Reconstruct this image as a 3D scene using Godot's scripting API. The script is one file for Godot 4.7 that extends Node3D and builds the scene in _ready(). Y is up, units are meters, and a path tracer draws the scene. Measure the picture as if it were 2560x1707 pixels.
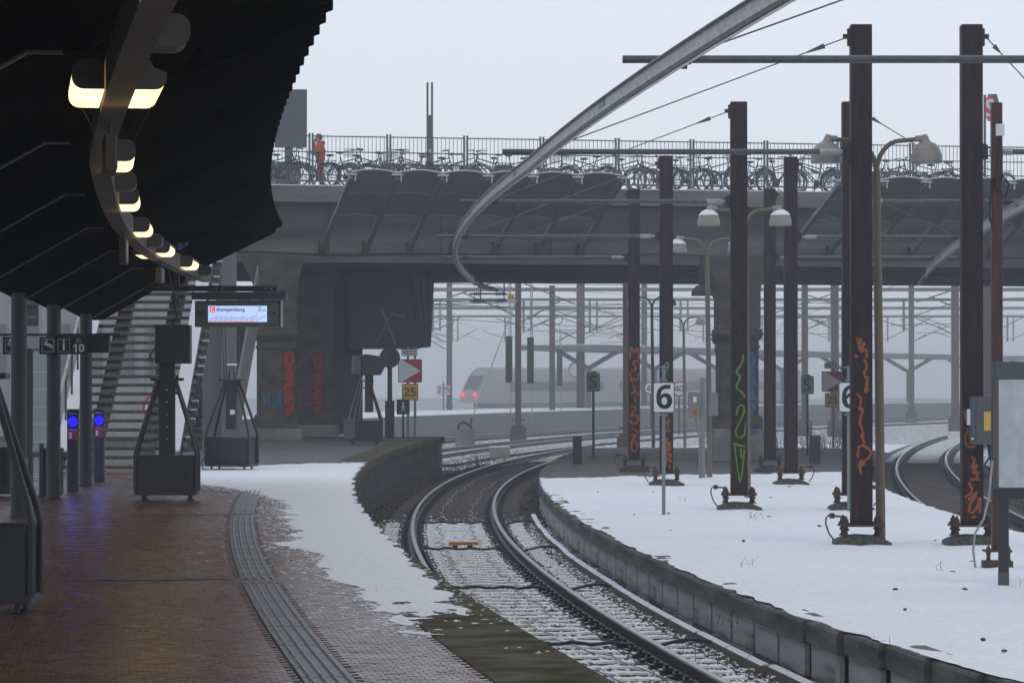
extends Node3D
# A foggy winter railway station. Metres; the left platform is y = 0, the camera looks along -z.

class MB:
	# collects triangles into one mesh
	var v := PackedVector3Array()
	var n := PackedVector3Array()
	var c := PackedColorArray()
	var tint := Color(1, 1, 1)
	var colored := false
	var xf := Transform3D.IDENTITY
	func tri(a: Vector3, b: Vector3, d: Vector3, na: Vector3, nb: Vector3, nd: Vector3) -> void:
		if (b - a).cross(d - a).dot(na + nb + nd) < 0.0:
			var t := b
			b = d; d = t
			t = nb
			nb = nd; nd = t
		v.append(xf * a); v.append(xf * d); v.append(xf * b)
		n.append((xf.basis * na).normalized()); n.append((xf.basis * nd).normalized()); n.append((xf.basis * nb).normalized())
		if colored:
			c.append(tint); c.append(tint); c.append(tint)
	func face(a: Vector3, b: Vector3, d: Vector3) -> void:
		var m := (b - a).cross(d - a)
		if m.length_squared() < 1e-16: return
		m = m.normalized()
		tri(a, b, d, m, m, m)
	func quad(a: Vector3, b: Vector3, d: Vector3, e: Vector3) -> void:
		var m := (d - a).cross(e - b)
		if m.length_squared() < 1e-16: return
		m = m.normalized()
		tri(a, b, d, m, m, m); tri(a, d, e, m, m, m)
	func squad(a: Vector3, b: Vector3, d: Vector3, e: Vector3, na: Vector3, nb: Vector3, nd: Vector3, ne: Vector3) -> void:
		tri(a, b, d, na, nb, nd); tri(a, d, e, na, nd, ne)
	func box(p: Vector3, s: Vector3, b := Basis.IDENTITY) -> MB:
		var h := s * 0.5
		var q: Array[Vector3] = []
		for z in [-1, 1]:
			for y in [-1, 1]:
				for x in [-1, 1]: q.append(p + b * Vector3(h.x * x, h.y * y, h.z * z))
		quad(q[4], q[5], q[7], q[6]); quad(q[1], q[0], q[2], q[3]); quad(q[5], q[1], q[3], q[7])
		quad(q[0], q[4], q[6], q[2]); quad(q[6], q[7], q[3], q[2]); quad(q[0], q[1], q[5], q[4])
		return self
	func span(lo: Vector3, hi: Vector3) -> MB:
		return box((lo + hi) * 0.5, hi - lo)
	func cbox(p: Vector3, s: Vector3, r: float, b := Basis.IDENTITY) -> MB:
		# box whose four upright edges are chamfered
		var x := s.x * 0.5
		var z := s.z * 0.5
		var o := PackedVector2Array([Vector2(-x + r, -z), Vector2(x - r, -z), Vector2(x, -z + r), Vector2(x, z - r), Vector2(x - r, z), Vector2(-x + r, z), Vector2(-x, z - r), Vector2(-x, -z + r)])
		return column(o, p.y - s.y * 0.5, p.y + s.y * 0.5, Vector3(p.x, 0, p.z), b)
	func column(o: PackedVector2Array, y0: float, y1: float, at := Vector3.ZERO, b := Basis.IDENTITY) -> MB:
		var k := o.size()
		var m0 := at + b * Vector3(0, y0, 0)
		var m1 := at + b * Vector3(0, y1, 0)
		for i in k:
			var p := o[i]
			var q := o[(i + 1) % k]
			var a0 := at + b * Vector3(p.x, y0, p.y)
			var a1 := at + b * Vector3(p.x, y1, p.y)
			var b0 := at + b * Vector3(q.x, y0, q.y)
			var b1 := at + b * Vector3(q.x, y1, q.y)
			quad(b0, a0, a1, b1); face(m1, b1, a1); face(m0, a0, b0)
		return self
	func plate(o: PackedVector2Array, z0: float, z1: float) -> MB:
		# a flat outline in x, y given thickness along z
		var ix := Geometry2D.triangulate_polygon(o)
		for i in range(0, ix.size(), 3):
			var p := o[ix[i]]
			var q := o[ix[i + 1]]
			var r := o[ix[i + 2]]
			face(Vector3(p.x, p.y, z1), Vector3(q.x, q.y, z1), Vector3(r.x, r.y, z1))
			face(Vector3(p.x, p.y, z0), Vector3(r.x, r.y, z0), Vector3(q.x, q.y, z0))
		for i in o.size():
			var p := o[i]
			var q := o[(i + 1) % o.size()]
			quad(Vector3(p.x, p.y, z0), Vector3(q.x, q.y, z0), Vector3(q.x, q.y, z1), Vector3(p.x, p.y, z1))
		return self
	func tube(pts: Array, r: float, seg := 6, r1 := -1.0, caps := true) -> MB:
		if r1 < 0: r1 = r
		var k := pts.size()
		var up := Vector3.UP
		var ring: Array = []
		var nor: Array = []
		for i in k:
			var t: Vector3 = (pts[mini(i + 1, k - 1)] - pts[maxi(i - 1, 0)]).normalized()
			var e := t.cross(up if absf(t.dot(up)) < 0.95 else Vector3.RIGHT).normalized()
			if i > 0:
				var pe: Vector3 = nor[i - 1][0]
				e = (pe - t * pe.dot(t)).normalized()
			var g := e.cross(t).normalized()
			var rr := lerpf(r, r1, float(i) / maxf(1.0, k - 1.0))
			var ps: Array[Vector3] = []
			var ns: Array[Vector3] = []
			for j in seg:
				var w := TAU * j / seg
				var d := e * cos(w) + g * sin(w)
				ns.append(d); ps.append(pts[i] + d * rr)
			ring.append(ps); nor.append(ns)
		for i in k - 1:
			for j in seg:
				var l := (j + 1) % seg
				squad(ring[i][j], ring[i][l], ring[i + 1][l], ring[i + 1][j], nor[i][j], nor[i][l], nor[i + 1][l], nor[i + 1][j])
		if caps:
			for j in range(1, seg - 1):
				face(ring[0][0], ring[0][j + 1], ring[0][j]); face(ring[k - 1][0], ring[k - 1][j], ring[k - 1][j + 1])
		return self
	func rod(a: Vector3, b: Vector3, r: float, seg := 6, r1 := -1.0) -> MB:
		return tube([a, b], r, seg, r1)
	func lathe(at: Vector3, prof: Array, seg := 16, b := Basis.IDENTITY) -> MB:
		# prof: Vector2(radius, height) from bottom to top
		var k := prof.size()
		for i in k - 1:
			var p: Vector2 = prof[i]
			var q: Vector2 = prof[i + 1]
			var t := q - p
			var m := Vector2(t.y, -t.x).normalized()
			for j in seg:
				var w0 := TAU * j / seg
				var w1 := TAU * (j + 1) / seg
				var c0 := Vector3(cos(w0), 0, sin(w0))
				var c1 := Vector3(cos(w1), 0, sin(w1))
				var n0 := b * (c0 * m.x + Vector3(0, m.y, 0))
				var n1 := b * (c1 * m.x + Vector3(0, m.y, 0))
				var a := at + b * (c0 * p.x + Vector3(0, p.y, 0))
				var e := at + b * (c1 * p.x + Vector3(0, p.y, 0))
				var g := at + b * (c1 * q.x + Vector3(0, q.y, 0))
				var h := at + b * (c0 * q.x + Vector3(0, q.y, 0))
				if p.x > 1e-5: tri(a, e, g, n0, n1, n1)
				if q.x > 1e-5: tri(a, g, h, n0, n1, n0)
		return self
	func ball(p: Vector3, r: Vector3, seg := 10) -> MB:
		var pr: Array = []
		for i in 7: pr.append(Vector2(sin(PI * i / 6), -cos(PI * i / 6)))
		return lathe(p, pr, seg, Basis.from_scale(r))
	func sweep(f: Callable, s0: float, s1: float, step: float, prof: Array, closed := true) -> MB:
		# prof: Vector2(offset to the left, height); f(offset, s, y) gives the point
		var m := maxi(1, int(ceil((s1 - s0) / step)))
		var k := prof.size()
		var last: Array = []
		for i in m + 1:
			var s := lerpf(s0, s1, float(i) / m)
			var row: Array = []
			for p in prof: row.append(f.call(p.x, s, p.y))
			if i > 0:
				for j in (k if closed else k - 1):
					quad(last[j], last[(j + 1) % k], row[(j + 1) % k], row[j])
			if closed and (i == 0 or i == m):
				for j in range(1, k - 1): face(row[0], row[j], row[j + 1])
			last = row
		return self
	func mesh() -> ArrayMesh:
		var a := []
		a.resize(Mesh.ARRAY_MAX)
		a[Mesh.ARRAY_VERTEX] = v
		a[Mesh.ARRAY_NORMAL] = n
		if colored: a[Mesh.ARRAY_COLOR] = c
		var m := ArrayMesh.new()
		m.add_surface_from_arrays(Mesh.PRIMITIVE_TRIANGLES, a)
		return m

var M := {}
var used := {}
var rng := RandomNumberGenerator.new()

func numbered(called: String) -> String:
	if not used.has(called):
		used[called] = 0
		return called
	used[called] += 1
	return "%s_%03d" % [called, used[called]]

func tag(o: Node, label: String, category: String, group := "") -> Node:
	o.set_meta("label", label); o.set_meta("category", category)
	if group != "": o.set_meta("group", group)
	return o

func thing(called: String, label: String, category: String, at := Vector3.ZERO, turn := 0.0, group := "") -> Node3D:
	var o := Node3D.new()
	o.name = numbered(called)
	add_child(o)
	o.position = at; o.rotation.y = turn
	tag(o, label, category, group)
	return o

func put(parent: Node, called: String, m, material: Material, at := Vector3.ZERO, b := Basis.IDENTITY) -> MeshInstance3D:
	var o := MeshInstance3D.new()
	o.name = called
	o.mesh = m.mesh() if m is MB else m
	o.material_override = material
	o.transform = Transform3D(b, at)
	parent.add_child(o, true)
	return o

func solo(called: String, m, material: Material, label: String, category: String, group := "", at := Vector3.ZERO, turn := 0.0) -> MeshInstance3D:
	var o := put(self, numbered(called), m, material, at, Basis(Vector3.UP, turn))
	tag(o, label, category, group)
	return o

func struct(called: String, m, material: Material) -> MeshInstance3D:
	var o := put(self, numbered(called), m, material)
	o.set_meta("kind", "structure")
	return o

func stuff(o: Node) -> Node:
	o.set_meta("kind", "stuff")
	return o

func dup(o: Node3D, at: Vector3, turn: float, label := "", group := "") -> Node3D:
	var r: Node3D = o.duplicate()
	r.name = numbered(String(o.name).rstrip("0123456789").trim_suffix("_"))
	add_child(r)
	r.position = at; r.rotation.y = turn
	if label != "": r.set_meta("label", label)
	if group != "": r.set_meta("group", group)
	return r

# ---------- materials

func lin(r: float, g: float, b: float) -> Color:
	return Color(r, g, b).linear_to_srgb()

func flat(key: String, col: Color, rough := 0.7, metal := 0.0) -> StandardMaterial3D:
	var m := StandardMaterial3D.new()
	m.albedo_color = col; m.roughness = rough; m.metallic = metal
	M[key] = m
	return m

func noise_image(seed_: int, freq: float, oct: int, size: int, sx := 1.0) -> Image:
	var f := FastNoiseLite.new()
	f.seed = seed_; f.frequency = freq; f.fractal_octaves = oct
	f.noise_type = FastNoiseLite.TYPE_SIMPLEX_SMOOTH
	var im := f.get_seamless_image(int(size / sx), size)
	if sx != 1.0: im.resize(size, size, Image.INTERPOLATE_CUBIC)
	im.convert(Image.FORMAT_L8)
	return im

func ramp(im: Image, stops: Array) -> ImageTexture:
	# stops: [position, Color with real-world linear values]
	var lut := PackedByteArray()
	for i in 256:
		var t := i / 255.0
		var col: Color = stops[-1][1]
		if t <= stops[0][0]: col = stops[0][1]
		else:
			for k in stops.size() - 1:
				if t >= stops[k][0] and t <= stops[k + 1][0]:
					col = stops[k][1].lerp(stops[k + 1][1], (t - stops[k][0]) / maxf(1e-4, stops[k + 1][0] - stops[k][0]))
		var s := col.linear_to_srgb()
		lut.append(clampi(roundi(s.r * 255), 0, 255)); lut.append(clampi(roundi(s.g * 255), 0, 255)); lut.append(clampi(roundi(s.b * 255), 0, 255))
	var src := im.get_data()
	var out := PackedByteArray()
	out.resize(src.size() * 3)
	for i in src.size():
		var k := src[i] * 3
		out[i * 3] = lut[k]; out[i * 3 + 1] = lut[k + 1]; out[i * 3 + 2] = lut[k + 2]
	return ImageTexture.create_from_image(Image.create_from_data(im.get_width(), im.get_height(), false, Image.FORMAT_RGB8, out))

func gray(im: Image, lo: float, hi: float) -> ImageTexture:
	var src := im.get_data()
	var out := PackedByteArray()
	out.resize(src.size())
	for i in src.size(): out[i] = int(255 * lerpf(lo, hi, src[i] / 255.0))
	return ImageTexture.create_from_image(Image.create_from_data(im.get_width(), im.get_height(), false, Image.FORMAT_L8, out))

func bump(im: Image, strength: float) -> ImageTexture:
	var c: Image = im.duplicate()
	c.convert(Image.FORMAT_RGBA8)
	c.bump_map_to_normal_map(strength)
	return ImageTexture.create_from_image(c)

func grain(key: String, tex: Texture2D, scale: Vector3, rough := 0.8, metal := 0.0, nrm: Texture2D = null, depth := 1.0, world := true, rtex: Texture2D = null) -> StandardMaterial3D:
	var m := StandardMaterial3D.new()
	m.albedo_texture = tex; m.roughness = rough; m.metallic = metal
	m.uv1_triplanar = true; m.uv1_world_triplanar = world; m.uv1_scale = scale
	if nrm:
		m.normal_enabled = true; m.normal_texture = nrm; m.normal_scale = depth
	if rtex:
		m.roughness_texture = rtex; m.roughness = 1.0
	M[key] = m
	return m

func C(r: float, g: float, b: float) -> Color:
	return Color(r, g, b)

func glow(key: String, col: Color, e: float) -> StandardMaterial3D:
	var m := StandardMaterial3D.new()
	m.albedo_color = col; m.emission_enabled = true; m.emission = col; m.emission_energy_multiplier = e
	M[key] = m
	return m

func materials() -> void:
	var fine := noise_image(11, 0.05, 4, 512)
	var mid := noise_image(12, 0.02, 5, 512)
	var coarse := noise_image(13, 0.008, 4, 512)
	var streak := noise_image(14, 0.02, 4, 512, 8.0)
	var nf := bump(fine, 3.0)
	var nm := bump(mid, 4.0)
	grain("snow", ramp(mid, [[0.2, C(0.76, 0.80, 0.86)], [0.8, C(0.85, 0.88, 0.92)]]), Vector3.ONE * 0.8, 0.85, 0.0, nm, 0.6)
	grain("snowy_ground", ramp(fine, [[0.36, C(0.10, 0.085, 0.07)], [0.42, C(0.25, 0.23, 0.21)], [0.47, C(0.68, 0.71, 0.76)], [0.8, C(0.80, 0.83, 0.88)]]), Vector3.ONE * 0.11, 0.9, 0.0, nf, 0.6)
	grain("bare_ground", ramp(fine, [[0.2, C(0.035, 0.03, 0.027)], [0.8, C(0.085, 0.075, 0.065)]]), Vector3.ONE * 0.5, 0.9, 0.0, nf, 0.8)
	grain("wet_mortar", ramp(fine, [[0.2, C(0.03, 0.022, 0.018)], [0.8, C(0.06, 0.045, 0.035)]]), Vector3.ONE * 0.8, 0.55, 0.0)
	grain("paving", ramp(mid, [[0.2, C(0.04, 0.038, 0.036)], [0.8, C(0.09, 0.086, 0.082)]]), Vector3.ONE * 0.4, 0.6, 0.0, nf, 0.4)
	var moss := noise_image(15, 0.012, 5, 512)
	grain("edge_slab", ramp(moss, [[0.25, C(0.135, 0.122, 0.105)], [0.5, C(0.10, 0.09, 0.066)], [0.68, C(0.072, 0.068, 0.04)], [0.85, C(0.05, 0.053, 0.02)]]), Vector3(0.3, 0.3, 0.3), 1.0, 0.0, nf, 0.4).metallic_specular = 0.12
	grain("wall_panel", ramp(streak, [[0.15, C(0.08, 0.082, 0.068)], [0.38, C(0.22, 0.215, 0.20)], [0.6, C(0.37, 0.365, 0.36)], [0.9, C(0.46, 0.455, 0.45)]]), Vector3(0.27, 0.34, 0.27), 0.85, 0.0, nf, 0.4)
	grain("coping", ramp(streak, [[0.2, C(0.035, 0.04, 0.03)], [0.5, C(0.075, 0.078, 0.062)], [0.85, C(0.16, 0.16, 0.14)]]), Vector3(0.31, 0.4, 0.31), 0.85, 0.0, nf, 0.5)
	grain("dark_wall", ramp(streak, [[0.2, C(0.018, 0.018, 0.016)], [0.8, C(0.05, 0.049, 0.044)]]), Vector3(0.3, 0.4, 0.3), 0.85, 0.0)
	grain("concrete", ramp(coarse, [[0.15, C(0.13, 0.13, 0.125)], [0.5, C(0.20, 0.198, 0.19)], [0.85, C(0.27, 0.265, 0.25)]]), Vector3(0.16, 0.22, 0.16), 0.85, 0.0, nm, 0.3)
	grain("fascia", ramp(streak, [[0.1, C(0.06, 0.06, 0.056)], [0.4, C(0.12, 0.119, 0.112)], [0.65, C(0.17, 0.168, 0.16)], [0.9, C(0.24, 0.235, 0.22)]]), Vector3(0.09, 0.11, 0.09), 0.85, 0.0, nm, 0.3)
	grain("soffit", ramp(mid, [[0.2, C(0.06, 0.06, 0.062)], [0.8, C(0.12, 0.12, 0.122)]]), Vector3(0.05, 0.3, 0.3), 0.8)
	grain("rust_steel", ramp(mid, [[0.2, C(0.023, 0.0145, 0.018)], [0.5, C(0.030, 0.019, 0.022)], [0.75, C(0.038, 0.022, 0.023)], [0.95, C(0.055, 0.028, 0.024)]]), Vector3(0.8, 0.2, 0.8), 0.6, 0.0, null, 1.0, false).metallic_specular = 0.3
	grain("red_steel", ramp(mid, [[0.2, C(0.045, 0.016, 0.014)], [0.8, C(0.075, 0.026, 0.02)]]), Vector3(0.9, 0.3, 0.9), 0.5, 0.0, null, 1.0, false)
	grain("old_iron", ramp(fine, [[0.3, C(0.035, 0.03, 0.026)], [0.6, C(0.09, 0.055, 0.035)], [0.8, C(0.17, 0.075, 0.035)]]), Vector3.ONE * 1.5, 0.8, 0.0, null, 1.0, false)
	grain("plinth", ramp(mid, [[0.2, C(0.045, 0.05, 0.042)], [0.8, C(0.11, 0.11, 0.095)]]), Vector3.ONE * 1.2, 0.9, 0.0, nf, 0.7, false)
	grain("galvanised", ramp(mid, [[0.2, C(0.26, 0.265, 0.26)], [0.8, C(0.42, 0.42, 0.41)]]), Vector3.ONE * 0.5, 0.45, 0.25)
	grain("zinc_tube", ramp(mid, [[0.2, C(0.065, 0.067, 0.077)], [0.8, C(0.10, 0.102, 0.113)]]), Vector3.ONE * 0.8, 0.45, 0.0)
	grain("rail_side", ramp(fine, [[0.2, C(0.045, 0.035, 0.032)], [0.8, C(0.085, 0.06, 0.05)]]), Vector3.ONE * 1.2, 0.6, 0.0)
	grain("rail_head", ramp(streak, [[0.2, C(0.30, 0.285, 0.28)], [0.8, C(0.48, 0.46, 0.45)]]), Vector3.ONE * 0.7, 0.3, 0.7)
	grain("sleeper", ramp(streak, [[0.2, C(0.05, 0.042, 0.04)], [0.8, C(0.13, 0.11, 0.10)]]), Vector3.ONE * 1.2, 0.85, 0.0)
	grain("stone", ramp(fine, [[0.25, C(0.10, 0.07, 0.06)], [0.5, C(0.15, 0.13, 0.12)], [0.8, C(0.22, 0.20, 0.19)]]), Vector3.ONE * 3.0, 0.85, 0.0)
	grain("dark_stone", ramp(fine, [[0.25, C(0.035, 0.028, 0.025)], [0.8, C(0.085, 0.07, 0.06)]]), Vector3.ONE * 3.0, 0.85, 0.0)
	grain("kerb", ramp(mid, [[0.2, C(0.10, 0.08, 0.06)], [0.8, C(0.21, 0.175, 0.135)]]), Vector3.ONE * 1.0, 0.9, 0.0, nf, 0.6)
	grain("tactile", ramp(fine, [[0.2, C(0.07, 0.066, 0.064)], [0.8, C(0.125, 0.118, 0.115)]]), Vector3.ONE * 1.0, 0.4, 0.0)
	var brick := flat("brick", Color(1, 1, 1), 0.3)
	brick.vertex_color_use_as_albedo = true
	brick.roughness_texture = gray(mid, 0.17, 0.44); brick.roughness = 1.0
	brick.uv1_triplanar = true; brick.uv1_world_triplanar = true; brick.uv1_scale = Vector3.ONE * 0.22
	brick.metallic_specular = 0.5
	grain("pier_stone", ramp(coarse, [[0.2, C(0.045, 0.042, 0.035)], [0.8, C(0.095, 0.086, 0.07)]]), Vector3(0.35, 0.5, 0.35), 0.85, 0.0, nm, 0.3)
	grain("stair_nosing", ramp(fine, [[0.44, C(0.055, 0.055, 0.058)], [0.56, C(0.17, 0.14, 0.06)]]), Vector3.ONE * 0.8, 0.75)
	grain("snow_rail", ramp(fine, [[0.3, C(0.45, 0.47, 0.5)], [0.6, C(0.78, 0.80, 0.84)]]), Vector3.ONE * 1.6, 0.7)
	flat("black_steel", lin(0.022, 0.023, 0.026), 0.45)
	flat("charcoal", lin(0.028, 0.029, 0.035), 0.5)
	flat("blue_steel", lin(0.035, 0.045, 0.07), 0.45)
	flat("canopy_black", lin(0.006, 0.0058, 0.0055), 1.0).metallic_specular = 0.05
	flat("canopy_rib", lin(0.06, 0.06, 0.064), 0.6)
	flat("beam_paint", lin(0.11, 0.092, 0.08), 0.7)
	flat("lamp_grey", lin(0.12, 0.115, 0.11), 0.55)
	flat("post_olive", lin(0.15, 0.125, 0.09), 0.6)
	flat("dome", lin(0.30, 0.275, 0.25), 0.5)
	flat("fence_grey", lin(0.11, 0.12, 0.135), 0.5)
	flat("white_sign", lin(0.72, 0.76, 0.80), 0.5)
	flat("ink", lin(0.012, 0.012, 0.014), 0.6)
	flat("sign_grey", lin(0.11, 0.11, 0.115), 0.6)
	flat("sign_yellow", lin(0.62, 0.42, 0.08), 0.55)
	flat("sign_red", lin(0.42, 0.05, 0.045), 0.5)
	flat("pole_grey", lin(0.20, 0.23, 0.25), 0.5)
	flat("cable", lin(0.02, 0.022, 0.025), 0.55)
	flat("cable_white", lin(0.35, 0.35, 0.36), 0.6)
	flat("paint_orange", lin(0.30, 0.085, 0.028), 0.8)
	flat("paint_green", lin(0.11, 0.21, 0.035), 0.8)
	flat("paint_blue", lin(0.04, 0.115, 0.25), 0.8)
	flat("paint_red", lin(0.26, 0.025, 0.022), 0.8)
	flat("paint_black", lin(0.015, 0.014, 0.014), 0.7)
	flat("paint_white", lin(0.6, 0.63, 0.68), 0.7)
	flat("awning", lin(0.30, 0.305, 0.30), 0.6)
	flat("awning_strut", lin(0.21, 0.22, 0.24), 0.6)
	flat("awning_rim", lin(0.5, 0.52, 0.55), 0.45)
	flat("cladding", lin(0.075, 0.08, 0.088), 0.5)
	flat("train_grey", lin(0.25, 0.27, 0.3), 0.4)
	flat("train_dark", lin(0.04, 0.045, 0.05), 0.25)
	flat("twig", lin(0.10, 0.075, 0.05), 0.9)
	flat("dry_grass", lin(0.26, 0.20, 0.11), 0.9)
	flat("litter_orange", lin(0.62, 0.22, 0.02), 0.6)
	flat("cabinet", lin(0.20, 0.195, 0.18), 0.55)
	flat("grey_box", lin(0.085, 0.09, 0.10), 0.45)
	flat("mast_red", lin(0.10, 0.06, 0.055), 0.8)
	flat("yard_grey", lin(0.17, 0.175, 0.185), 0.8)
	flat("yard_pale", lin(0.34, 0.35, 0.36), 0.8)
	flat("wire_grey", lin(0.06, 0.062, 0.066), 0.8)
	flat("weight_iron", lin(0.035, 0.036, 0.04), 0.8)
	var lg := glow("lamp_glow", Color(1.0, 0.86, 0.52), 1.25)
	lg.emission = Color(1, 1, 1); lg.emission_operator = BaseMaterial3D.EMISSION_OP_MULTIPLY
	lg.emission_texture = ramp(streak, [[0.15, C(0.75, 0.46, 0.12)], [0.4, C(1.0, 0.76, 0.33)], [0.6, C(1.0, 0.9, 0.6)]])
	lg.uv1_triplanar = true; lg.uv1_scale = Vector3.ONE * 1.6
	glow("tail_light", Color(1.0, 0.08, 0.06), 6.0)
	glow("blue_light", Color(0.10, 0.06, 1.0), 2.0)
	glow("screen", Color(0.74, 0.82, 1.0), 0.62)
	glow("screen_orange", Color(0.95, 0.42, 0.08), 0.5)
	glow("amber_light", Color(1.0, 0.5, 0.12), 1.2)
	var glass := flat("glass", Color(0.75, 0.85, 0.88, 0.25), 0.05)
	glass.transparency = BaseMaterial3D.TRANSPARENCY_ALPHA

# ---------- the curved lines that the station follows

func tp(off: float, s: float, y: float) -> Vector3:
	# along the left track: off metres left of its centre line, s metres on, at height y
	var a := (s - 68.71) / 401.38
	return Vector3(400.26 - (401.38 + off) * cos(a), y, -(68.71 + (401.38 + off) * sin(a)))

func tq(off: float, s: float, y: float) -> Vector3:
	# the same for the track on the right
	var a := (s - 4.86) / 802.35
	return Vector3(808.96 - (802.35 + off) * cos(a), y, -(4.86 + (802.35 + off) * sin(a)))

func tturn(s: float) -> float:
	return -(s - 68.71) / 401.38

func island_right(s: float) -> float:
	return 279.13 - sqrt(272.15 * 272.15 - (s - 52.09) * (s - 52.09))

func text(s: String, size: float, depth := 0.004, font := "Droid Sans", bold := false, wide := 0.0) -> TextMesh:
	var t := TextMesh.new()
	var f := SystemFont.new()
	f.font_names = PackedStringArray([font])
	if bold: f.font_weight = 700
	t.font = f; t.text = s
	t.font_size = 64; t.pixel_size = size / 46.0
	t.depth = depth; t.curve_step = 2.0
	if wide > 0.0: t.pixel_size *= wide / maxf(1e-4, t.get_aabb().size.x)
	return t

func _ready() -> void:
	var cam := Camera3D.new()
	cam.name = "camera"
	cam.position = Vector3(0, 1.53, 0)
	cam.rotation.x = atan(95.0 / 7680.0)
	cam.fov = rad_to_deg(2.0 * atan(784.0 / 7680.0))
	cam.near = 0.5; cam.far = 3000.0
	add_child(cam)
	cam.current = true
	var env := Environment.new()
	env.background_mode = Environment.BG_SKY
	var sky := Sky.new()
	var sm := ProceduralSkyMaterial.new()
	sm.sky_top_color = lin(0.59, 0.66, 0.79); sm.sky_horizon_color = lin(0.605, 0.645, 0.70)
	sm.ground_horizon_color = lin(0.60, 0.64, 0.695); sm.ground_bottom_color = lin(0.35, 0.38, 0.42)
	sm.sky_curve = 0.2
	sky.sky_material = sm
	env.sky = sky
	env.tonemap_mode = Environment.TONE_MAPPER_LINEAR
	env.tonemap_exposure = 1.38
	env.volumetric_fog_enabled = true; env.volumetric_fog_density = 0.0017; env.volumetric_fog_anisotropy = 0.4; env.volumetric_fog_albedo = lin(0.87, 0.93, 1.0)
	env.sdfgi_enabled = true; env.ssao_enabled = true; env.ssil_enabled = true
	var we := WorldEnvironment.new()
	we.name = "world_environment"
	we.environment = env
	add_child(we)
	var sun := DirectionalLight3D.new()
	sun.name = "overcast_sun"
	sun.light_energy = 0.15; sun.light_angular_distance = 40.0; sun.light_color = Color(1.0, 0.97, 0.93)
	sun.shadow_enabled = true
	sun.rotation_degrees = Vector3(-55, 40, 0)
	add_child(sun)
	rng.seed = 7
	materials()
	ground()
	left_platform()
	tracks()
	island()
	bridge()
	canopy()
	overhead_line()
	island_things()
	platform_things()
	stairs()
	bridge_things()
	background()
	fog_bank()

func fog_bank() -> void:
	# the thick fog that lies over the yard past the bridge
	for a in [[112.0, 430.0, 0.0014, 6.0]]:
		var f := FogVolume.new()
		f.name = numbered("fog_bank")
		f.shape = RenderingServer.FOG_VOLUME_SHAPE_BOX
		f.size = Vector3(560, a[3] + 1.28, a[1] - a[0])
		f.position = Vector3(0, (a[3] - 1.28) / 2, -(a[1] + a[0]) / 2)
		var m := FogMaterial.new()
		m.density = a[2]; m.albedo = lin(0.87, 0.93, 1.0)
		f.material = m
		add_child(f)
		stuff(f)
# ---------- setting

func clip_tri(m: MB, p: Array, w: Array) -> void:
	# keeps the side of a triangle where w > 0
	var o: Array[Vector3] = []
	for i in 3:
		var j := (i + 1) % 3
		if w[i] > 0.0: o.append(p[i])
		if (w[i] > 0.0) != (w[j] > 0.0):
			var e: Vector3 = p[i].lerp(p[j], w[i] / (w[i] - w[j]))
			o.append(e)
	for i in range(1, o.size() - 1): m.face(o[0], o[i], o[i + 1])

func sheet(f: Callable, s0: float, s1: float, ds: float, t0: float, t1: float, dt: float, mask: Callable, thick: float, seed_: int, wave := 0.006) -> MB:
	# a lying sheet with a ragged outline: f(t, s, height) is the point, mask(t, s) > 0 inside (about metres from the rim)
	var fn := FastNoiseLite.new()
	fn.seed = seed_; fn.frequency = 1.0; fn.fractal_octaves = 3
	var m := MB.new()
	var ns := int(ceil((s1 - s0) / ds))
	var nt := int(ceil((t1 - t0) / dt))
	var pp: Array = []
	var pw: Array = []
	for i in ns + 1:
		var s := s0 + i * ds
		var rp: Array[Vector3] = []
		var rw: Array[float] = []
		for j in nt + 1:
			var t := t0 + j * dt
			var w: float = mask.call(t, s)
			var h := 0.0
			if w > -0.5:
				h = clampf(w * 1.2, 0.0, 1.0) * thick + 0.001 + wave * fn.get_noise_2d(s * 0.7, t * 1.5) * clampf(w * 4.0, 0.0, 1.0)
			rp.append(f.call(t, s, h)); rw.append(w)
		if i > 0:
			for j in nt:
				var a: Array = [pp[j], pp[j + 1], rp[j + 1], rp[j]]
				var w: Array = [pw[j], pw[j + 1], rw[j + 1], rw[j]]
				if w.max() <= 0.0: continue
				if w.min() > 0.0:
					m.quad(a[0], a[1], a[2], a[3])
				else:
					clip_tri(m, [a[0], a[1], a[2]], [w[0], w[1], w[2]])
					clip_tri(m, [a[0], a[2], a[3]], [w[0], w[2], w[3]])
		pp = rp; pw = rw
	return m

func ground() -> void:
	var m := MB.new()
	m.quad(Vector3(-330, -1.3, 40), Vector3(330, -1.3, 40), Vector3(330, -1.3, -620), Vector3(-330, -1.3, -620))
	struct("ground", m, M.snowy_ground)
	# dry earth that the bridge keeps free of snow
	m = MB.new()
	var fn := FastNoiseLite.new()
	fn.seed = 5; fn.frequency = 0.35; fn.fractal_octaves = 4
	m = sheet(func(t, s, h): return Vector3(t, -1.26 + h, -s), 60.0, 112.0, 0.5, -16.0, 34.0, 0.5,
		func(t, s): return minf(s - 63.5 - t * 0.15, 107.0 + t * 0.3 - s) + fn.get_noise_2d(t * 2.0, s) * 2.0, 0.0, 3, 0.0)
	struct("bare_earth", m, M.bare_ground)

func left_edge(s: float) -> float:
	return 1.66

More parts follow.
